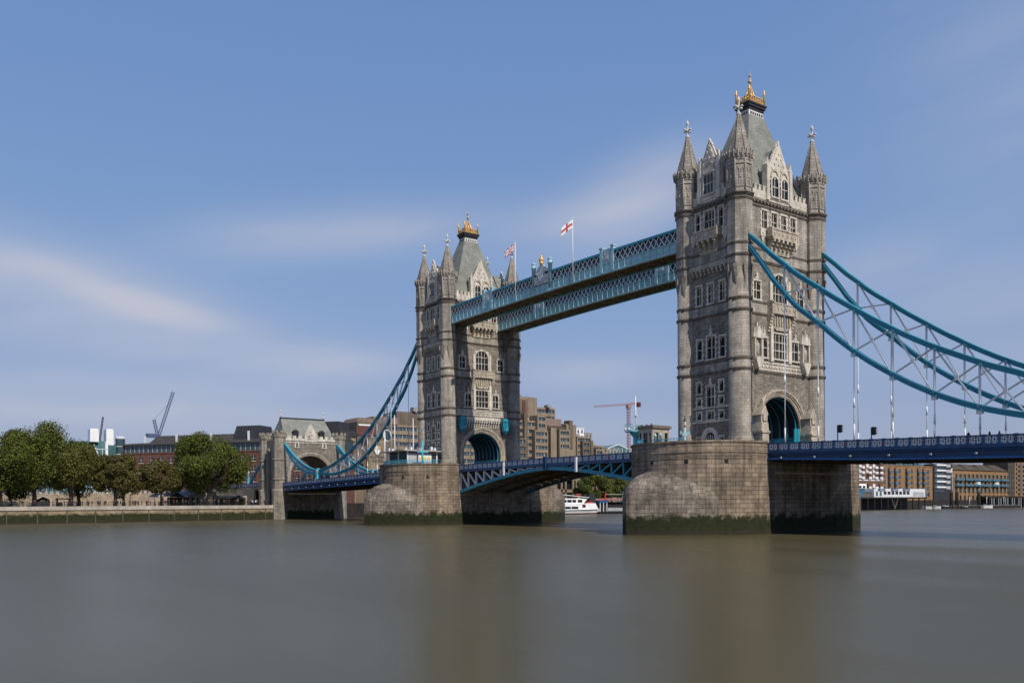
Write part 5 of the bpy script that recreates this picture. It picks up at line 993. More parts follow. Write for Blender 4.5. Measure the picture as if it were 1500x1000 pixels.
mb.build('post', 'sky', l); mb = MB(); mb.lathe([(0.1,15.4),(0.14,15.6),(0.2,16.3),(0.26,16.35),(0.1,16.7),(0.02,17.1)], 6, X, Y); mb.build('lantern', 'black', l); mb = MB(); mb.lathe([(0.155,15.65),(0.215,16.25)], 6, X, Y, 0.1); mb.build('lamp_glass', 'pale', l)
for h, lab in ((-1.6,'left dark red bench at the foot of the larger tower'),(0.9,'right dark red bench at the foot of the larger tower')):
    b_ = thing('bench', lab, 'bench', (TX+h,-11.4,11.9)); mb = MB(); mb.box(TX+h-0.9, TX+h+0.9, -11.9, -11.0, 12.6, 12.75); mb.build('seat', 'red', b_); mb = MB(); mb.box(TX+h-0.9, TX+h+0.9, -11.05, -10.95, 12.75, 13.45); mb.build('backrest', 'red', b_); mb = MB(); mb.box(TX+h-0.85, TX+h-0.7, -11.9, -11, 11.9, 12.6); mb.build('leg', 'black', b_); mb = MB(); mb.box(TX+h+0.7, TX+h+0.85, -11.9, -11, 11.9, 12.6); mb.build('leg', 'black', b_)
for x, lab, zt in ((61.76,'left traffic light on the right hand bridge deck',14.9),(66.77,'right traffic light on the right hand bridge deck',14.25)):
    t = thing('traffic_light', lab, 'traffic light', (x,-7.6,ZS(x)-1.15), 'traffic lights on the bridge deck'); mb = MB(); mb.tube([(x,-7.6,ZS(x)-1.15),(x,-7.6,zt)], 0.075); mb.build('pole', 'midblue', t); mb = MB(); mb.box(x+0.1, x+0.5, -7.75, -7.35, zt-1.05, zt); mb.box(x-0.1, x+0.1, -7.62, -7.5, zt-0.9, zt-0.1)
    hd = mb.build('signal_head', 'black', t)
    for j in range(3): mb = MB(); zz = zt-0.2-j*0.33; mb.bar((x+0.5,-7.55,zz+0.05), (x+0.72,-7.55,zz+0.02), 0.26, 0.16); mb.build('hood', 'black', hd)
# glass pavilion on the farther pier
c = thing('glass_pavilion', 'flat roofed glass pavilion with a yellow poster on the farther pier', 'pavilion', (-40,-16.5,11.9)); x0,x1,y0,y1 = -44.4,-36.2,-19.2,-11.9
mb = MB(); mb.box(x0, x1, y0, y1, 11.9, 16.0); mb.build('glazing', 'bglass', c)
mb = MB(); mb.box(x0-1.4, x1+1.0, y0-1.4, y1+0.6, 16.0, 16.25); mb.build('roof', 'coping', c)
for x, y in ((x1,y0),(x1,y1),(x0,y0),(x1,-15.5),(-40.2,y0)): mb = MB(); mb.box(x-0.14, x+0.14, y-0.14, y+0.14, 11.9, 16.0); mb.build('post', 'white', c)
mb = MB(); mb.box(x1+0.02, x1+0.1, y0+0.3, -13.2, 12.0, 15.6); mb.build('grey_panel', 'grey', c)
mb = MB(); mb.box(x1+0.1, x1+0.15, -16.6, -13.4, 13.9, 15.3); po = mb.build('poster', 'white', c)
for y in (-16.4,-15.5,-14.4): mb = MB(); mb.box(x1+0.15, x1+0.18, y, y+0.75, 14.3, 14.75); mb.build('yellow_lettering', 'yellow', po)
mb = MB(); mb.box(x1+0.1, x1+0.15, -13.1, -12.1, 13.4, 15.4); mb.build('dark_poster', 'lead', c)
for k_ in range(9): mb = MB(); x = rnd.uniform(x0,x1); y = rnd.uniform(y0,y1); z = rnd.uniform(0.4,1.1); mb.box(x-0.3, x+0.3, y-0.2, y+0.2, 16.25, 16.25+z); mb.build('roof_equipment', 'lgrey', c)
t = thing('lamp_column', 'turquoise cross shaped column standing before the glass pavilion', 'lamp post', (-33.6,-17.0,11.9)); mb = MB(); mb.tube([(-33.6,-17.0,11.9),(-33.6,-17.0,18.2)], 0.2, 8); mb.build('column', 'turq', t); mb = MB(); mb.box(-33.75, -33.45, -18.3, -15.6, 15.6, 15.9); mb.build('arm', 'turq', t)
for x, y, zt, m_, lab in ((-45.0,-17.6,18.6+6,'white','thin white pole rising beside the left end of the glass pavilion'),(-42.0,-14.5,23.8,'white','white pole between the glass pavilion and the farther tower'),(-50.0,-15.8,29.5,'grey','tallest thin grey mast left of the farther tower')):
    p = thing('aerial_mast', lab, 'mast', (x,y,11.9), 'masts on the farther pier'); mb = MB(); mb.tube([(x,y,11.9),(x,y,zt)], [0.13,0.08], 8); mb.build('pole', m_, p); mb = MB(); mb.box(x-0.25, x+0.25, y-0.25, y+0.25, 11.9, 12.5); mb.build('base', 'black', p)
p = thing('oval_mirror', 'white rimmed oval mirror on a white post at the left end of the farther pier', 'mirror', (-48.6,-18.2,11.9)); mb = MB(); mb.tube([(-48.6,-18.2,11.9),(-48.6,-18.2,21.0)], 0.12, 8); mb.build('post', 'white', p); mb = MB(); pts = [Vector((-48.6,-17.9,20.2))+Vector((0.6,0.8,0))*(0.3+0.85*math.cos(a)+0.25*math.sin(a))+Vector((0,0,1.15*math.sin(a)-0.55*math.cos(a))) for a in [i*math.pi/8 for i in range(17)]]; mb.tube(pts, 0.11, 6); rm = mb.build('rim', 'white', p); mb = MB(); mb.add(pts[:16], [tuple(range(16))]); mb.build('glass', 'bglass', rm)
# ------------------------------------------------------------ stepped concrete hotel
hb = thing('hotel_building', 'large stepped tan concrete hotel with bands of windows behind the farther tower', 'hotel', (-195,95,4.4))
def banded(x1, y0, y1, z1, floors, depth=14, fh=3.1, m_='tanconc', solid=None):
    """concrete floors and spandrels standing proud of a glass core"""
    x0 = x1-depth; mb = MB(); zb = z1-floors*fh-0.9
    mb.box(x0, x1, y0, y1, 4.3, zb); mb.box(x0, x1, y0, y1, z1-0.9, z1)
    for k in range(floors): z = z1-0.9-(k+1)*fh; mb.box(x0, x1+0.02, y0, y1, z, z+1.55)
    for a, b in ((y0,y0+0.6),(y1-0.6,y1)):
        mb.box(x0+0.02, x1-0.02, a+0.003, b-0.003, zb, z1-0.85)
    if solid: mb.box(x0+0.01, x1+0.3, solid[0], solid[1], 4.4, z1+solid[2])
    w = mb.build('wing', m_, hb)
    for k in range(floors):
        z = z1-0.9-(k+1)*fh; g_ = MB(); g_.box(x0+0.4, x1-0.45, y0+0.4, y1-0.4, z+1.5, z+fh+0.05); gl = g_.build('window_band', 'bglass', w); 
    f_ = MB(); n = max(1, int((y1-y0)/1.7))
    for i in range(1, n): 
        y = y0+(y1-y0)*i/n
        for k in range(floors): z = z1-0.9-(k+1)*fh; f_.box(x1-0.5, x1-0.3, y-(0.35 if (i+k) % 3 == 0 else 0.08), y+0.08, z+1.5, z+fh)
    if n > 1: f_.build('mullion', 'conc', w)
    return w
def mass(x1, y0, y1, z0, z1, depth=12, m_='tanconc', name='wing', top=None):
    mb = MB(); x0 = x1-depth
    if top is None: mb.box(x0, x1, y0, y1, z0, z1)
    else: mb.rows([[(x0,y0,z0),(x1,y0,z0),(x1,y1,z0),(x0,y1,z0)],[(x0,y0,z1),(x1,y0,z1),(x1,y1,z1),(x0,y1,z1)],[(x0,y0+top[0],z1+top[2]),(x1-2,y0+top[0],z1+top[2]),(x1-2,y1-top[1],z1+top[2]),(x0,y1-top[1],z1+top[2])]], cap=True)
    return mb.build(name, m_, hb)
mass(-196, 118, 129.5, 44, 54.2, 12, 'dpink', 'roof_turret', (2,3,2.2)); mass(-192, 124.8, 135.5, 30, 53.0, 13, 'tanconc', top=(1,2,0.3)); mass(-191.7, 125.4, 129.9, 41, 51.8, 2, 'dkconc', 'stair_panel'); mass(-191.4, 126.9, 128.4, 42, 51.0, 2, 'dkred', 'stair_window')
banded(-193, 135.5, 147, 48.8, 2, 13)
banded(-187, 108, 137.4, 41.7, 6, 16); banded(-183.5, 111, 123, 33.5, 4, 6, m_='dkconc'); banded(-184.5, 128.5, 136, 37.4, 5, 5); mass(-185.5, 123.4, 125.2, 12, 44.5, 3, 'dkconc', 'stair_tower')
banded(-189, 137.4, 150.9, 36.0, 5, 14); mass(-188.5, 138.9, 150.6, 36, 40.0, 10, 'soffit', 'plant_room'); mass(-188, 149.6, 155.6, 12, 41.0, 14, top=(0.2,2,0.6))
mb = MB(); Fh = Face((-188.4,148.2),(0,1),(1,0)); Fh.poly(mb, [(0.9*math.cos(i*math.pi/8),37.6+0.9*math.sin(i*math.pi/8)) for i in range(16)], 0, 0.3); mb.build('clock_face', 'frame', hb)
mass(-186.6, 139.2, 142.6, 12, 39.0, 3, 'tanconc', 'stair_tower')
banded(-187, 155.2, 164, 35.8, 5, 14); banded(-188, 164, 172, 31.9, 4, 14); banded(-189, 172, 178, 29.0, 3, 14)
mb = MB(); mb.box(-192, -178, 132.5, 149, 14.8, 18.8); mb.box(-192, -178, 132.5, 149, 9.2, 10.6)
for y in (134.4,138.6,140.9,145.3,147.2,148.6): mb.box(-178.9, -178, y-0.45, y+0.45, 4.3, 14.8)
pw = mb.build('river_front', 'tanconc', hb); mb = MB(); mb.box(-191.5, -179.6, 133, 148.4, 4.4, 14.7); mb.build('glazing', 'glass', pw)
banded(-190, 50.5, 108, 37.0, 8, 16)
mass(-192, 62.5, 72.5, 36, 42.6, 12, 'dkconc', 'plant_room', (2.5,0.2,0.4)); mass(-193, 72.5, 100, 36, 42.0, 12, 'dkconc', 'plant_room')
mass(-188.5, 42.8, 57.5, 4.4, 37.2, 14, 'dkconc', top=(1.7,0.2,1.9)); mass(-188.2, 43.2, 51.5, 31.8, 35.6, 1, 'dkred', 'red_band'); mass(-188.1, 43.4, 49.0, 35.7, 36.3, 1, 'white', 'white_band')
mass(-189.5, 50.6, 62, 37, 39.8, 10, 'dpink', 'roof_parapet')
mass(-182, 44.6, 51.6, 4.4, 29.8, 8, 'tanconc'); mass(-183, 51.6, 56.6, 4.4, 30.0, 8, 'dkconc')
for z in (26,23.5,21,18.5): mb = MB(); mb.box(-182.98, -182.9, 54.0, 54.6, z-0.8, z+0.8); mb.build('slit_window', 'lgrey', hb)
mass(-180, 30, 38.2, 4.4, 30.5, 10, 'tanconc'); mass(-179.4, 29.4, 38.8, 30.5, 31.6, 11, 'lead', 'wing_roof', (1,1,1.2)); mass(-184, 38.2, 44.6, 4.4, 27.4, 6, 'dkconc')
for y in (40,42.4): mb = MB(); mb.box(-184.0, -183.9, y-0.9, y+0.9, 18.5, 20.5); mb.build('window', 'glass', hb)
for y, z, h in ((128,41.7,1.6),(133,41.7,2.2),(141,48.8,1.2),(158,35.8,1.5),(168,31.9,1.2),(70,43,1.8),(58,40,1.2)): mass(-191, y, y+2.2, z, z+h, 3, 'conc', 'roof_plant')
for y, z in ((143.5,48.8),(131,53)): mb = MB(); mb.tube([(-194,y,z-0.5),(-194,y,z+4.5)], 0.09); mb.build('aerial', 'grey', hb)
mass(-188.4, 137.0, 146.9, 40, 43.4, 9, 'dpink', 'terrace'); banded(-185.2, 130.5, 135.5, 44.2, 2, 6); banded(-185.6, 143.5, 149.8, 38.4, 3, 5); banded(-185.0, 157.0, 161.5, 33.4, 2, 4, m_='dkconc'); banded(-186.0, 166.0, 170.5, 30.0, 2, 3); mass(-186.5, 163.2, 164.8, 12, 34.0, 4, 'dkconc', 'stair_tower'); mass(-189, 112, 121, 41, 46.5, 8, 'dkconc', top=(0.5,1.5,0.8)); mass(-187.5, 150.9, 153.0, 30, 43.0, 4, 'dkconc', 'stair_tower')
# flame emblem and name on the hotel wall
def emblem(x, y, z, r_):
    F = Face((x,y),(0,1),(1,0)); mb = MB(); F.poly(mb, [(r_*math.cos(i*math.pi/12),z+r_*1.12*math.sin(i*math.pi/12)) for i in range(24)], 0.0, 0.06); em = mb.build('emblem', 'dkconc', hb)
    mb = MB(); mg = MB(); mo = MB()
    for k, (a, l) in enumerate(((-62,1.0),(-36,1.02),(-12,1.05),(12,1.05),(36,1.02),(62,1.0))):
        c, s_ = math.sin(R(a)), math.cos(R(a)); b0 = (0.12*c*r_, z-0.55*r_); tip = (c*l*r_*0.92, z-0.45*r_+(s_*0.5+0.9)*r_*0.92*l); n = Vector((s_,-c)); w = 0.15*r_
        mid = ((b0[0]+tip[0])/2+c*0.1*r_, (b0[1]+tip[1])/2); (mg if k in (0,5,4) else mo if k in (1,) else mb); tgt = mo if k in (0,4,5) else mg if k in (1,3) else mb
        F.poly(tgt, [b0,(mid[0]-n.x*w,mid[1]-n.y*w),tip,(mid[0]+n.x*w,mid[1]+n.y*w)], 0.07, 0.16)
    F.poly(mb, [(-0.62*r_,z-0.15*r_),(-0.2*r_,z-0.95*r_),(0.2*r_,z-0.95*r_),(0.62*r_,z-0.15*r_),(0.3*r_,z-0.1*r_),(0,z-0.45*r_),(-0.3*r_,z-0.1*r_)], 0.075, 0.2)
    mb.build('white_flames', 'white', em); mg.build('pale_flames', 'frame', em); mo.build('orange_flames', 'gold', em)
emblem(-182, 48.4, 26.2, 2.25); emblem(-180, 34.9, 26.6, 2.0)
def letters(txt, x, y, z, size, m_, parent, face='x', rot=None, name='lettering'):
    cu = bpy.data.curves.new('txt', 'FONT'); cu.body = txt; cu.size = size; cu.align_x = 'CENTER'; cu.extrude = 0.04; o = bpy.data.objects.new('txt', cu); C.objects.link(o); dg = bpy.context.evaluated_depsgraph_get()
    me = bpy.data.meshes.new_from_object(o.evaluated_get(dg)); bpy.data.objects.remove(o); me.transform(Matrix.Rotation(R(90),4,'Z') @ Matrix.Rotation(R(90),4,'X')); w = Vector(parent['_w']); me.transform(Matrix.Translation(Vector((x,y,z))-w)); me.materials.clear(); me.materials.append(M[m_])
    r_ = bpy.data.objects.new(name, me); C.objects.link(r_); r_.parent = parent; r_['_w'] = list(w); return r_
letters('GUOMAN', -181.9, 48.4, 22.55, 1.45, 'soffit', hb); letters('HOTELS', -181.9, 48.4, 21.1, 1.35, 'soffit', hb)

# ------------------------------------------------------------ red brick dock building (built straight, then turned)
ang = 38.5; rb_ = thing('brick_warehouse', 'long red brick warehouse with arched windows and dark roof, behind the left trees', 'building', (-232,-37,4.4)); bx, by = -232,-37; L_ = 92
mb = MB(); mb.box(bx-4, bx+L_, by, by+16, 4.0, 24.4)
for x in (30,62): mb.box(bx+x, bx+x+0.5, by-0.25, by, 4.0, 24.4)
mb.box(bx-4.2, bx+L_+0.2, by-0.2, by, 24.0, 24.5); mb.build('wall', 'redbrick', rb_)
mb = MB(); mb.box(bx+1, bx+L_, by+0.8, by+15, 24.4, 27.4); mb.build('attic_glazing', 'bglass', rb_)
mb = MB(); 
for i in range(46): x = bx+1.5+i*2; mb.box(x, x+0.18, by+0.66, by+0.8, 24.5, 27.4)
mb.build('attic_mullions', 'grey', rb_)
mb = MB(); mb.rows([[(bx-1,by-0.4,27.4),(bx+L_,by-0.4,27.4),(bx+L_,by+17,27.4),(bx-1,by+17,27.4)],[(bx-1,by-0.2,27.9),(bx+L_,by-0.2,27.9),(bx+L_,by+16,27.9),(bx-1,by+16,27.9)],[(bx+12,by+3.6,28.5),(bx+L_,by+3.6,28.5),(bx+L_,by+13,28.5),(bx+12,by+13,28.5)],[(bx+14,by+6,31.2),(bx+L_,by+6,31.2),(bx+L_,by+12,31.2),(bx+14,by+12,31.2)]], cap=True); rf = mb.build('roof', 'dark_slate', rb_)
for x0, x1, z in ((48,60,34.0),(74,92,34.5)):
    mb = MB(); mb.rows([[(bx+x0,by+4,29),(bx+x1,by+4,29),(bx+x1,by+14,29),(bx+x0,by+14,29)],[(bx+x0+1.2,by+5,z),(bx+x1-1,by+5,z),(bx+x1-1,by+13,z),(bx+x0+1.2,by+13,z)]], cap=True); mb.build('roof_house', 'lead', rf)
for x, h in ((10,1.6),(24,1.8),(39,2.0),(55,2.4),(70,1.3)): mb = MB(); mb.box(bx+x, bx+x+0.6, by+3, by+3.6, 28, 29.5+h); mb.build('vent_pipe', 'lgrey', rf)
F = Face((bx,by),(1,0),(0,-1))
for r_i, z in enumerate((21.6,17.8,14.0,10.2,6.4)):
    for i in range(20):
        x = 2.2+i*4.4
        if r_i > 2 and i < 6: continue
        mb = MB(); F.arch(mb, (0.02,z+0.4,0.02,z-1.0,x), (0.95,z+0.4,0.85,z-1.0,x), 0.0, 0.03, 8); F.box(mb, x-1.1, x+1.1, 0, 0.2, z-1.25, z-1.0, 1); F.box(mb, x-0.05, x+0.05, 0.03, 0.07, z-1, z+1.1, 1); F.box(mb, x-0.9, x+0.9, 0.03, 0.07, z-0.05, z+0.05, 1); mb.build('window', ['glass','frame'], rb_)
rb_.rotation_euler = (0,0,R(ang))

# glass office block with white lift towers
gb = thing('glass_office', 'modern glass office block with two white lift boxes above the brown trees', 'office building', (-240,-42,4.4))
mb = MB(); mb.rows([[(-250,-62,4.3),(-230,-62,4.3),(-230,-40.6,4.3),(-250,-40.6,4.3)],[(-250,-62,26),(-230,-62,26),(-230,-40.6,26),(-250,-40.6,26)],[(-250,-60,28.5),(-234,-60,28.5),(-234,-41,29.2),(-250,-41,29.2)]], cap=True); o = mb.build('glazed_wall', 'cglass', gb)
mb = MB()
for i in range(12): y = -61.5+i*1.9; mb.box(-230.02, -229.85, y-0.07, y+0.07, 4.4, 26)
for z in (8,11.5,15,18.5,22,25.8): mb.box(-230.02, -229.9, -62, -40.6, z-0.08, z+0.08)
mb.bar((-229.7,-45.5,27.5), (-229.7,-41.5,17), 0.45); mb.bar((-229.7,-46.5,22), (-229.7,-41.5,17), 0.3); mb.build('frame', 'white', o)
for y0, y1, z0, z1 in ((-46.6,-43.6,28.6,33.3),(-41.0,-38.4,27.5,33.4)): mb = MB(); mb.box(-235, -230.4, y0, y1, z0, z1); mb.box(-234.6, -230.6, y0+0.3, y1-0.3, z1, z1+0.25); mb.build('lift_box', 'white', gb)
mb = MB(); mb.box(-234, -229.9, -41.4, -40.5, 4.3, 28.5); mb.box(-234, -229.9, -34.0, -33.0, 4.3, 28.2); mb.build('white_column', 'white', gb)
mb = MB(); mb.box(-236, -230.4, -40.5, -37.6, 4.3, 27.5); mb.build('stair_glazing', 'cglass', gb)
mb = MB(); mb.lathe([(1.75,4.3),(1.75,30.2)], 16, -231.5, -35.8); o = mb.build('glass_cylinder', 'bglass', gb); mb = MB()
for z in range(6, 31, 3): mb.lathe([(1.8,z),(1.8,z+0.2)], 16, -231.5, -35.8)
mb.build('floor_ring', 'lgrey', o); mb = MB(); mb.lathe([(1.9,30.2),(1.9,30.7),(1.0,31.0)], 16, -231.5, -35.8); mb.build('cap', 'lgrey', o)
mb = MB(); mb.box(-244, -232, -33, -20, 4.3, 25.5); mb.box(-244, -231.6, -33, -20, 27.6, 28.3); mb.build('low_wing', 'white', gb); mb = MB(); mb.box(-243.5, -232.2, -32.8, -20.2, 25.5, 27.6); mb.build('low_wing_glazing', 'bglass', gb)
def lattice(mb, p, q, w, n, r_=0.12):
    p = Vector(p); q = Vector(q); d = (q-p).normalized(); u = Vector((0,0,1)) if abs(d.z) < 0.9 else Vector((0,1,0)); a = d.cross(u).normalized()*w/2; b = a.cross(d).normalized()*w/2; cs = (a+b,a-b,-a-b,b-a)
    for c in cs: mb.bar(p+c, q+c, r_*1.5)
    for i in range(n):
        s0, s1 = p+(q-p)*i/n, p+(q-p)*(i+1)/n
        for k in range(4): mb.bar(s0+cs[k], s1+cs[(k+1) % 4], r_)
t = thing('mobile_crane', 'thin dark crane jib leaning above the white lift boxes', 'crane', (-236,-42,28)); mb = MB(); lattice(mb, (-236,-42.4,28), (-236,-41.0,38.6), 0.45, 14, 0.1); mb.build('jib', 'lead', t); mb = MB(); mb.box(-237, -235, -43.3, -41.5, 28, 29.3); mb.build('cab', 'lead', t)
t = thing('luffing_crane', 'blue lattice crane with raised jib behind the brick warehouse roof', 'crane', (-330,3,4)); mb = MB(); lattice(mb, (-330,3,4), (-330,3,39), 2.0, 14, 0.22); mb.build('mast', 'cblue', t); mb = MB(); lattice(mb, (-330,3.4,39.5), (-330,10.4,61.5), 1.1, 20, 0.12); mb.build('jib', 'cblue', t); mb = MB(); lattice(mb, (-330,2.6,39.5), (-330,1.0,47.2), 1.0, 7, 0.12); mb.bar((-330,1.0,47.2), (-330,8.5,56), 0.12); mb.build('back_stay', 'cblue', t); mb = MB(); mb.box(-332, -328, -2.5, 3.5, 38.2, 40); mb.build('counterweight', 'cblue', t)
t = thing('tower_crane', 'faded red tower crane between the farther tower and the nearer tower', 'crane', (-300,294.5,4)); mb = MB(); lattice(mb, (-300,294.5,4), (-300,294.5,69), 1.5, 34, 0.18); mb.build('mast', 'lpink', t); mb = MB(); lattice(mb, (-300,294.5,69.6), (-300,264.5,66.4), 1.0, 20, 0.16); lattice(mb, (-300,294.5,69.6), (-300,304.3,71), 1.2, 6, 0.22); mb.build('jib', 'lpink', t); mb = MB(); mb.box(-301.4, -298.6, 301.6, 304.4, 68.4, 71.2); mb.build('counterweight', 'maroon', t); mb = MB(); mb.box(-301.2, -298.8, 293.2, 296.2, 67.0, 69.4); mb.build('cab', 'lpink', t)
# paler blocks beyond the hotel
def plain(name, label, x1, y0, y1, z1, m_, wm='bglass', floors=4, fh=3.2, depth=16, cat='building', cols=None, bal=False):
    b = thing(name, label, cat, (x1,(y0+y1)/2,4.3)); mb = MB(); mb.box(x1-depth, x1, y0, y1, 2, z1); mb.box(x1-depth-0.2, x1+0.25, y0-0.2, y1+0.2, z1, z1+0.4); mb.build('wall', m_, b); n = cols or max(2, int((y1-y0)/2.6))
    for k in range(floors):
        for i in range(n): y = y0+(y1-y0)*(i+0.5)/n; z = z1-1.6-k*fh; mb = MB(); mb.box(x1, x1+0.06, y-0.6, y+0.6, z-0.8, z+0.8); mb.box(x1, x1+0.14, y-0.7, y+0.7, z-0.98, z-0.8); mb.build('window', wm, b)
    return b
plain('office_block', 'white office block showing above the right end of the hotel', -260, 213, 221.5, 47.3, 'white', floors=3)
plain('office_block', 'grey and white office block with a dark top behind the hotel end', -262, 221.5, 229.5, 45.0, 'conc', floors=4)
plain('apartment_block', 'low tan block right of the hotel, beyond the bascule railing', -258, 228.5, 238, 36.6, 'tanconc', floors=3)
plain('apartment_block', 'pale grey block between the tan block and the glass gable hall', -280, 252, 268, 37.6, 'conc', floors=3)
gh = thing('glass_hall', 'pale green glass hall with a low gable at the foot of the red crane', 'hall', (-300,285,4)); mb = MB(); F = Face((-300,0),(0,1),(1,0)); F.poly(mb, [(275.5,4),(294.5,4),(294.5,39.6),(285,42.6),(275.5,39.6)], -25, 0); mb.build('glazing', 'cglass', gh); mb = MB()
for a, b in (((275.3,39.6),(285,42.7)),((285,42.7),(294.7,39.6))): mb.bar((-299.8,*a), (-299.8,*b), 0.4)
for y in (278,281.5,285,288.5,292): mb.bar((-299.85,y,4), (-299.85,y,40.5), 0.2)
mb.build('frame', 'white', gh)

# ------------------------------------------------------------ boats and pontoons between the piers
bt = thing('tour_boat', 'white two deck tour boat with dark windows moored beyond the bascules', 'boat', (-138.5,112,0)); mb = MB(); st = []
for y, w, zt in ((98,2.5,1.7),(100,2.9,1.7),(118,2.9,1.7),(122,2.4,1.85),(124.5,1.3,2.1),(126,0.15,2.3)): st.append([(-138.5-w,y,zt),(-138.5-w*0.75,y,0.0),(-138.5,y,-0.4),(-138.5+w*0.75,y,0.0),(-138.5+w,y,zt)])
mb.rows(st, closed=True, cap=True); hl = mb.build('hull', 'white', bt); mb = MB()
for (ya, wa, za), (yb, wb, zb2) in zip(((98,2.5,0.35),(100,2.9,0.35),(118,2.9,0.35),(122,2.4,0.4)), ((100,2.9,0.35),(118,2.9,0.35),(122,2.4,0.4),(124.5,1.3,0.5))): mb.bar((-138.5+wa*0.86,ya,za), (-138.5+wb*0.86,yb,zb2), 0.2, 0.35)
mb.build('waterline_stripe', 'maroon', hl); mb = MB()
for (ya, wa, za), (yb, wb, zb2) in zip(((98,2.5,1.6),(100,2.9,1.6),(118,2.9,1.6),(122,2.4,1.75)), ((100,2.9,1.6),(118,2.9,1.6),(122,2.4,1.75),(125.5,.7,2.1))): mb.bar((-138.5+wa+0.02,ya,za), (-138.5+wb+0.02,yb,zb2), 0.1, 0.16)
mb.build('rubbing_strake', 'lead', hl)
mb = MB(); mb.rows([[(-141,99,1.7),(-136,99,1.7),(-136,123.4,1.9),(-141,123.4,1.9)],[(-141,99,4.3),(-136,99,4.3),(-136.2,122,4.4),(-140.8,122,4.4)]], cap=True); cb = mb.build('lower_cabin', 'white', bt)
for y0, y1 in ((99.5,102.5),(103,105.6),(106.2,108.8),(109.4,112.6)): mb = MB(); mb.add([(-135.96,y0,2.15),(-135.96,y1+0.4,2.15),(-136.02,y1,3.1),(-136.02,y0,3.1)], [(0,1,2,3)]); mb.box(-136.1, -135.99, y0, y1, 2.15, 3.1); mb.build('window', 'glass', cb)
mb = MB(); mb.box(-136.12, -135.97, 115.0, 116.6, 2.7, 3.9); mb.build('side_door', 'maroon', cb)
mb = MB(); mb.rows([[(-140.6,104,4.35),(-136.4,104,4.35),(-136.4,116,4.35),(-140.6,116,4.35)],[(-140.4,104,6.3),(-136.6,104,6.3),(-136.6,118.3,6.3),(-140.4,118.3,6.3)]], cap=True); wh = mb.build('wheelhouse', 'white', bt)
for y0, y1 in ((105,107.2),(107.6,109.8),(110.2,112.0),(113,115.2)): mb = MB(); mb.box(-136.5, -136.38, y0, y1, 4.7, 5.8); mb.build('window', 'glass', wh)
mb = MB(); mb.rows([[(-140.9,98,8.3),(-136,98,8.3),(-136,118.5,6.5),(-140.9,118.5,6.5)],[(-140.9,98,8.5),(-136,98,8.5),(-136,118.5,6.75),(-140.9,118.5,6.75)]], cap=True); mb.build('canopy', 'lgrey', bt)
for y, z in ((99,8.3),(103,7.9)): mb = MB(); mb.bar((-136.2,y,4.3), (-136.2,y,z), 0.12); mb.build('post', 'white', bt)
mb = MB(); mb.box(-139.5, -137.2, 118.4, 121.4, 4.4, 5.0); mb.build('liferaft', 'red', bt)
mb = MB(); mb.box(-139.6, -137.4, 119.8, 123.0, 4.6, 8.2); mb.build('funnel', 'lead', bt)
pt = thing('landing_pontoon', 'dark landing pontoon with a white railing and blue roofed shelter beside the tour boat', 'pontoon', (-139,131,0)); mb = MB(); mb.box(-143, -136, 123.8, 146, -0.5, 1.0); mb.build('hull', 'black', pt)
for i in range(36): 
    y = 128.6+i*0.48
    if i % 18 == 0: mb = MB()
    mb.bar((-136.1,y,1.0), (-136.1,y,2.4), 0.1); mb.bar((-136.1,y,1.2), (-136.1,y+0.48,2.2), 0.07)
    if i % 18 == 17: mb.bar((-136.1,y-17*0.48,2.4), (-136.1,y+0.4,2.4), 0.12); mb.bar((-136.1,y-17*0.48,1.7), (-136.1,y+0.4,1.7), 0.08); mb.build('railing', 'lgrey', pt)
mb = MB(); mb.box(-141, -136.0, 124.0, 128.4, 4.6, 5.2); mb.build('shelter_roof', 'midblue', pt)
for y in (124.4,126.2,128.0): mb = MB(); mb.bar((-136.2,y,1.0), (-136.2,y,4.6), 0.26); mb.build('shelter_post', 'white', pt)
mb = MB(); mb.box(-141, -140.9, 124.2, 128.2, 1.0, 4.6); mb.build('shelter_back', 'glass', pt)
gw = thing('gangway', 'long gangway with a faded red side leading along the far bank to the pontoon', 'gangway', (-142.5,135,4.4)); mb = MB(); mb.box(-144, -141.5, 126, 148, 5.2, 5.5); mb.build('deck', 'timber', gw); mb = MB(); mb.box(-141.5, -141.35, 126.5, 148, 5.6, 6.3); mb.build('side_panel', 'pink', gw)
for y in (131.7,142.6): mb = MB(); mb.bar((-141.4,y,5.4), (-141.4,y,8.7), 0.5); mb.build('post', 'red', gw)
mb = MB(); mb.bar((-141.4,131.7,8.0), (-141.4,142.6,8.0), 0.12); mb.build('handrail', 'lgrey', gw)
k = thing('kiosk', 'small bright red kiosk on the bank above the tour boat bow', 'kiosk', (-146,120.5,4.4)); mb = MB(); mb.box(-147, -145, 119.4, 121.6, 4.4, 7.9); mb.build('wall', 'red', k); mb = MB(); mb.box(-147.2, -144.8, 119.2, 121.8, 7.9, 8.2); mb.build('roof', 'pink', k); mb = MB(); mb.box(-145, -144.9, 119.9, 121.1, 5.6, 7.2); mb.build('hatch', 'canvas', k)
w_ = thing('embankment_wall', 'dark embankment wall of the far bank right of the gate tower', 'river wall', (-143.5,200,0)); mb = MB(); mb.strip([(-134.2,10.6),(-143,30),(-143,640)], -2, 4.4); mb.strip([(-134.2,10.6),(-143,30),(-143,640)], 4.4, 4.9); mb.build('wall', 'timber', w_)
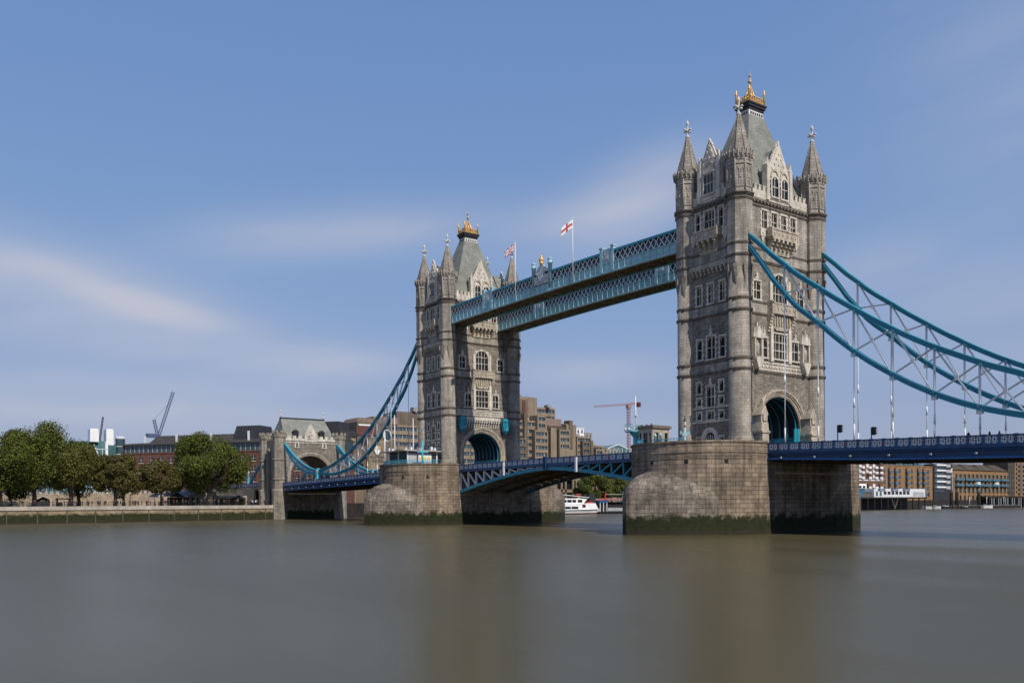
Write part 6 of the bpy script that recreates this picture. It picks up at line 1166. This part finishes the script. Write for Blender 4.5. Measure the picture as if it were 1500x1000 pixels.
# ------------------------------------------------------------ right bank seen under the deck
WX = -145
b = thing('apartment_block', 'brown brick apartment block with white balconies, seen right of the nearer pier', 'building', (WX,326,4)); mb = MB(); mb.box(WX-14, WX, 300, 338.5, 2, 25.2); mb.build('wall', 'bbrick', b)
for z in (25.3,15.8): mb = MB(); mb.box(WX-0.2, WX+0.5, 300, 338.4, z-0.25, z+0.35); mb.build('white_band', 'lgrey', b)
for y in (303.5,311,318.1,324.6,330.8,335.4):
    for z in (23.4,20.6,17.7,12.5): mb = MB(); mb.box(WX, WX+0.05, y-1.1, y+1.1, z-0.6, z+1.4); w = mb.build('window', 'lgrey' if (y != 324.6 or z > 19) and y < 334 else 'glass', b); mb = MB(); mb.box(WX+0.05, WX+1.3, y-0.4, y+2.2, z-1.2, z-0.95); mb.box(WX+1.2, WX+1.3, y-0.4, y+2.2, z-0.95, z+0.0); mb.build('balcony', 'lgrey', w)
b = thing('brick_warehouse', 'yellow brick warehouse with small blue balconies and a blue glass attic', 'building', (WX,364,4)); mb = MB(); mb.box(WX-16, WX, 338.9, 390.4, 2, 24.3); mb.box(WX-16.1, WX+0.2, 338.7, 390.6, 24.3, 24.7); mb.build('wall', 'ybrick', b)
mb = MB(); mb.rows([[(WX-15,339.5,24.7),(WX-1,339.5,24.7),(WX-1,384,24.7),(WX-15,384,24.7)],[(WX-14,341,27.6),(WX-3.5,341,27.6),(WX-3.5,381.5,27.6),(WX-14,381.5,27.6)]], cap=True); at_ = mb.build('attic', 'bluegrey', b)
for y in (343,348,353,358,363,368,373,378): mb = MB(); mb.box(WX-2.6, WX-0.9, y-1.3, y+1.3, 25.0, 27.2); mb.build('dormer', 'bglass' if (y % 2) else 'cglass', at_)
F = Face((WX,0),(0,1),(1,0))
for z in (21.5,18.3,15.1,11.9,8.7):
    for y in (339.9+0.9,356.2,368.4,385.7): mb = MB(); F.arch(mb, (0.02,z+0.2,0.02,z-0.9,y), (1.0,z+0.2,0.9,z-0.9,y), 0.0, 0.05, 8); F.box(mb, y-1.2, y+1.2, 0, 0.15, z-1.1, z-0.9); mb.build('window', 'bglass', b)
    for y in (344.9,350.9,362.5,374.4,380.1):
        mb = MB(); F.box(mb, y-1.0, y+1.0, 0.0, 0.05, z-1.2, z+1.4); d = mb.build('balcony_door', 'glass', b); mb = MB(); F.box(mb, y-0.9, y+1.9, 0.05, 1.4, z-1.4, z-1.2); F.box(mb, y-0.9, y+1.9, 1.3, 1.4, z-1.2, z-0.1); F.box(mb, y+1.8, y+1.9, 0.05, 1.3, z-1.2, z-0.1); mb.build('balcony', 'bluegrey', d)
        if z > 21: mb = MB(); mb.bar((WX,y,z+1.8), (WX+1.2,y+0.5,z+2.4), 0.2); mb.build('hoist_beam', 'lead', b)
p = thing('flagpole', 'white flagpole with yardarm in front of the yellow brick warehouse', 'flagpole', (-131,386,5)); mb = MB(); mb.tube([(-131,386,3),(-131,386,23)], [0.2,0.1]); mb.bar((-131,383.6,18.6), (-131,389.6,18.9), 0.14); mb.build('pole', 'white', p)
fl = MB(); fl.rows([[(-131,385.9-i*0.25,23-j*0.35-i*0.12) for i in range(7)] for j in range(7)], closed=False); o = fl.build('flag', 'canvas', None, (-131,386,22)); tag(o, 'small white flag on the yardarm pole by the yellow brick warehouse', 'flag'); o.modifiers.new('t','SOLIDIFY').thickness = 0.03
b = thing('apartment_block', 'dark modern block with white balcony bands beside the yellow brick warehouse', 'building', (WX,402,4)); mb = MB(); mb.box(WX-14, WX, 391.5, 412.5, 2, 26.2); mb.build('wall', 'lead', b)
for z in (25.6,22.4,19.1,15.9,12.6): mb = MB(); mb.box(WX, WX+1.2, 393.2, 403.6, z-0.5, z+0.45); mb.build('balcony', 'white', b); mb = MB(); mb.box(WX, WX+0.05, 393.4, 403.4, z-2.5, z-0.6); mb.build('window', 'bglass', b); mb = MB(); mb.box(WX, WX+0.06, 406, 410.5, z-1.2, z+0.6); mb.build('window', 'grey', b)
b = thing('brick_warehouse', 'brick warehouse with pitched brown roofs and long blue balconies', 'building', (WX,446,4)); mb = MB(); mb.box(WX-20, WX-0.4, 413, 481, 2, 23.4)
for i in range(14): y = 413+i*5.0; mb.box(WX-0.4, WX+0.25, y, y+1.9, 2, 21)
mb.box(WX-0.4, WX+0.3, 413, 481, 2, 8.8); mb.box(WX-0.4, WX+0.2, 413, 481, 20.5, 22.2); mb.build('wall', 'ybrick', b)
for i in range(4): y0 = 413+i*17; mb = MB(); mb.rows([[(WX+0.3,y0,23.2),(WX+0.3,y0+16.6,23.2),(WX-20,y0+16.6,23.2),(WX-20,y0,23.2)],[(WX-6,y0+3,27.2),(WX-6,y0+13,27.2),(WX-14,y0+13,27.2),(WX-14,y0+3,27.2)]], cap=True); mb.build('roof', 'soffit', b)
for i in range(13):
    y = 415+i*5.0
    for z in (10.6,13.7,16.9,20.0): mb = MB(); F.box(mb, y-0.05, y+3.0, -0.39, -0.3, z-1.3, z+1.3); mb.build('window', 'bglass', b)
    mb = MB(); F.arch(mb, (0.02,7.0,0.02,4.4,y+1.5), (1.0,7.0,1.0,4.4,y+1.5), 0.3, 0.34, 6); mb.build('arched_doorway', 'black', b)
for z in (13.6,17.0): 
    for i in range(6): mb = MB(); y = 414.5+i*11; F.box(mb, y, y+9.6, 0.25, 1.6, z-0.2, z); F.box(mb, y, y+9.6, 1.5, 1.6, z, z+1.0); mb.build('balcony', 'bal', b)
for y in (441.4,464.4): mb = MB(); F.arch(mb, (0.02,14.4,0.02,14.35,y), (1.9,14.4,1.7,14.35,y), 0.3, 1.7, 8); mb.build('canopy', 'canvas', b)
plain('brick_warehouse', 'dark brick warehouse between the brown roofed one and the right edge', WX, 481.5, 490.3, 31, 'soffit', 'glass', 7, 3.3)
b = thing('brick_warehouse', 'yellow brick warehouse with blue balconies at the right edge of the picture', 'building', (WX,510,4)); mb = MB(); mb.box(WX-14, WX, 490.5, 535, 2, 31); mb.build('wall', 'ybrick', b)
for z in (28,25,22,19,16,13,10):
    for i in range(7): y = 493+i*6; mb = MB(); F.box(mb, y-0.8, y+0.8, 0, 0.05, z-1, z+1); mb.build('window', 'glass', b); mb = MB(); F.box(mb, y+2.0, y+4.8, 0.0, 1.3, z-1.0, z-0.8); F.box(mb, y+2.0, y+4.8, 1.2, 1.3, z-0.8, z+0.4); mb.build('balcony', 'bluegrey', b)
# riverside pier with white station building
p = thing('pier_platform', 'long dark timber riverside pier on piles, right of the nearer bridge pier', 'pier', (-130,318,0)); mb = MB(); mb.box(-142, -127, 284, 352, 5.8, 6.6); mb.build('deck', 'timber', p); mb = MB(); mb.box(-141, -138, 284, 352, -1, 5.8); mb.build('backing', 'black', p)
for i in range(12): y = 285+i*6; mb = MB(); mb.bar((-127.5,y,-1), (-127.5,y,5.8), 0.5); mb.build('pile', 'timber', p)
for s_ in (-1,1): mb = MB(); mb.bar((-127.4,321.5,0.5), (-127.4,321.5+s_*3,5.6), 0.35); mb.build('brace', 'dkconc', p)
s = thing('pier_station', 'white station building with a row of windows and three dark blue signs on the pier', 'station', (-131,325,6.6)); mb = MB(); mb.box(-139, -128, 303.6, 352, 6.6, 11.0); mb.build('wall', 'lgrey', s)
for i in range(7): y = 312.3+i*3.6; mb = MB(); mb.box(-128, -127.9, y, y+2.5, 8.0, 9.6); mb.build('window', 'glass', s)
for y in (305.2,308.6): mb = MB(); mb.box(-128, -127.92, y, y+1.8, 7.2, 9.6); mb.build('door', 'cglass', s)
for y in (310.3,322.2,333.4):
    mb = MB(); mb.box(-128, -127.8, y-3.2, y+3.2, 9.85, 10.95); sg = mb.build('sign_board', 'navy', s); mb = MB()
    for q in range(7): mb.box(-127.8, -127.76, y-1.8+q*0.62, y-1.4+q*0.62, 10.2, 10.5+(q*37 % 3)*0.08)
    mb.build('white_lettering', 'white', sg)
mb = MB(); mb.box(-128.1, -127.95, 340, 351, 7.0, 9.4); mb.build('glazed_screen', 'grey', s)
c = thing('pier_cabin', 'small white cabin with four windows standing behind the pier station', 'cabin', (-138,303,6.6)); mb = MB(); mb.box(-141, -136, 294.5, 309.5, 6.6, 13.6); mb.build('wall', 'white', c)
for i in range(4): mb = MB(); y = 295.8+i*3.4; mb.box(-136, -135.9, y, y+2.3, 11.2, 12.6); mb.build('window', 'glass', c)
c = thing('shed', 'blue grey shed at the left end of the riverside pier', 'shed', (-132,292,6.6)); mb = MB(); mb.box(-138, -128.6, 285, 296.4, 6.6, 10.9); mb.build('wall', 'bluegrey', c); mb = MB(); mb.box(-138.3, -128.3, 284.7, 296.7, 10.9, 11.2); mb.build('roof', 'grey', c); mb = MB(); mb.box(-128.6, -128.5, 288.5, 291, 6.7, 9.2); mb.build('door', 'lead', c)
c = thing('store_shed', 'brown open store between the blue grey shed and the white station', 'shed', (-131,300,6.6)); mb = MB(); mb.box(-137, -129.5, 296.8, 303, 6.6, 9.0); mb.build('wall', 'dkconc', c); mb = MB(); mb.box(-137.2, -129.2, 296.6, 303.2, 9.0, 9.2); mb.build('roof', 'soffit', c)
# moorings
for y, lab in ((385,'left one of two tall dark mooring piles right of the pier'),(391,'right one of two tall dark mooring piles right of the pier'),(416,'third dark mooring pile, standing before the brown roofed warehouse')): mb = MB(); mb.lathe([(0.9,-2),(0.9,9.2),(0.6,9.6)], 10, -131, y, sm=True); tag(mb.build('mooring_pile', 'timber', None, (-131,y,0)), lab, 'mooring pile', 'mooring piles on the right')
p = thing('mooring_pontoon', 'long low mooring pontoon with thin lamp posts on the right side of the river', 'pontoon', (-131,425,0)); mb = MB(); mb.box(-134, -130.5, 378, 465, -0.3, 1.6); mb.build('hull', 'timber', p); mb = MB(); mb.box(-134.1, -130.3, 378, 465, 1.6, 1.75); mb.build('deck', 'conc', p)
for y in (405.3,425.2,446): mb = MB(); mb.tube([(-131,y,1.7),(-131,y,6)], 0.12); mb.ball((-131,y,6.2), 0.4, 8); mb.build('lamp', 'white', p)
def smallboat(x, y, L_, label, m_='white', h=1.4):
    t = thing('motor_boat', label, 'boat', (x,y,0), 'small boats moored on the right'); mb = MB(); st = [[(x-w,y-L_/2+L_*f_,z),(x-w*0.6,y-L_/2+L_*f_,0),(x+w*0.6,y-L_/2+L_*f_,0),(x+w,y-L_/2+L_*f_,z)] for f_, w, z in ((0,1.1,h),(0.5,1.3,h),(0.8,0.9,h+0.2),(1,0.1,h+0.5))]; mb.rows(st, cap=True); mb.build('hull', m_, t)
    mb = MB(); mb.rows([[(x-0.9,y-L_*0.3,h),(x+0.9,y-L_*0.3,h),(x+0.8,y+L_*0.2,h),(x-0.8,y+L_*0.2,h)],[(x-0.8,y-L_*0.28,h+1.0),(x+0.8,y-L_*0.28,h+1.0),(x+0.7,y+L_*0.08,h+1.0),(x-0.7,y+L_*0.08,h+1.0)]], cap=True); c = mb.build('cabin', 'grey', t); mb = MB(); mb.box(x+0.82, x+0.95, y-L_*0.24, y+L_*0.04, h+0.5, h+1.1); mb.build('window', 'glass', c); return t
smallboat(-129, 356, 9, 'pale grey motor boat nearest the pier among the small moored boats', 'lgrey', 1.0); smallboat(-129, 366, 8, 'grey hulled motor boat second from the pier', 'lgrey', 1.1); smallboat(-129, 375.5, 9, 'dark hulled motor boat just left of the tall mooring piles', 'nclo', 1.3); smallboat(-129, 397, 7, 'small dark hulled boat right of the two tall mooring piles', 'lead', 0.9); smallboat(-128.5, 421, 12, 'long low white boat lying along the mooring pontoon', 'white', 1.2)
w_ = thing('jetty', 'timber jetty on many thin piles in front of the right edge warehouses', 'jetty', (-138,480,0)); mb = MB(); mb.box(-144, -137, 440, 540, 6.2, 7.2); mb.build('deck', 'timber', w_)
for i in range(34): y = 441+i*2.9; mb = MB(); mb.bar((-137.3,y,-1), (-137.3,y,6.2), 0.5); mb.build('pile', 'grey' if i % 3 else 'timber', w_)
for o in SC.objects:
    if '_w' in o: del o['_w']
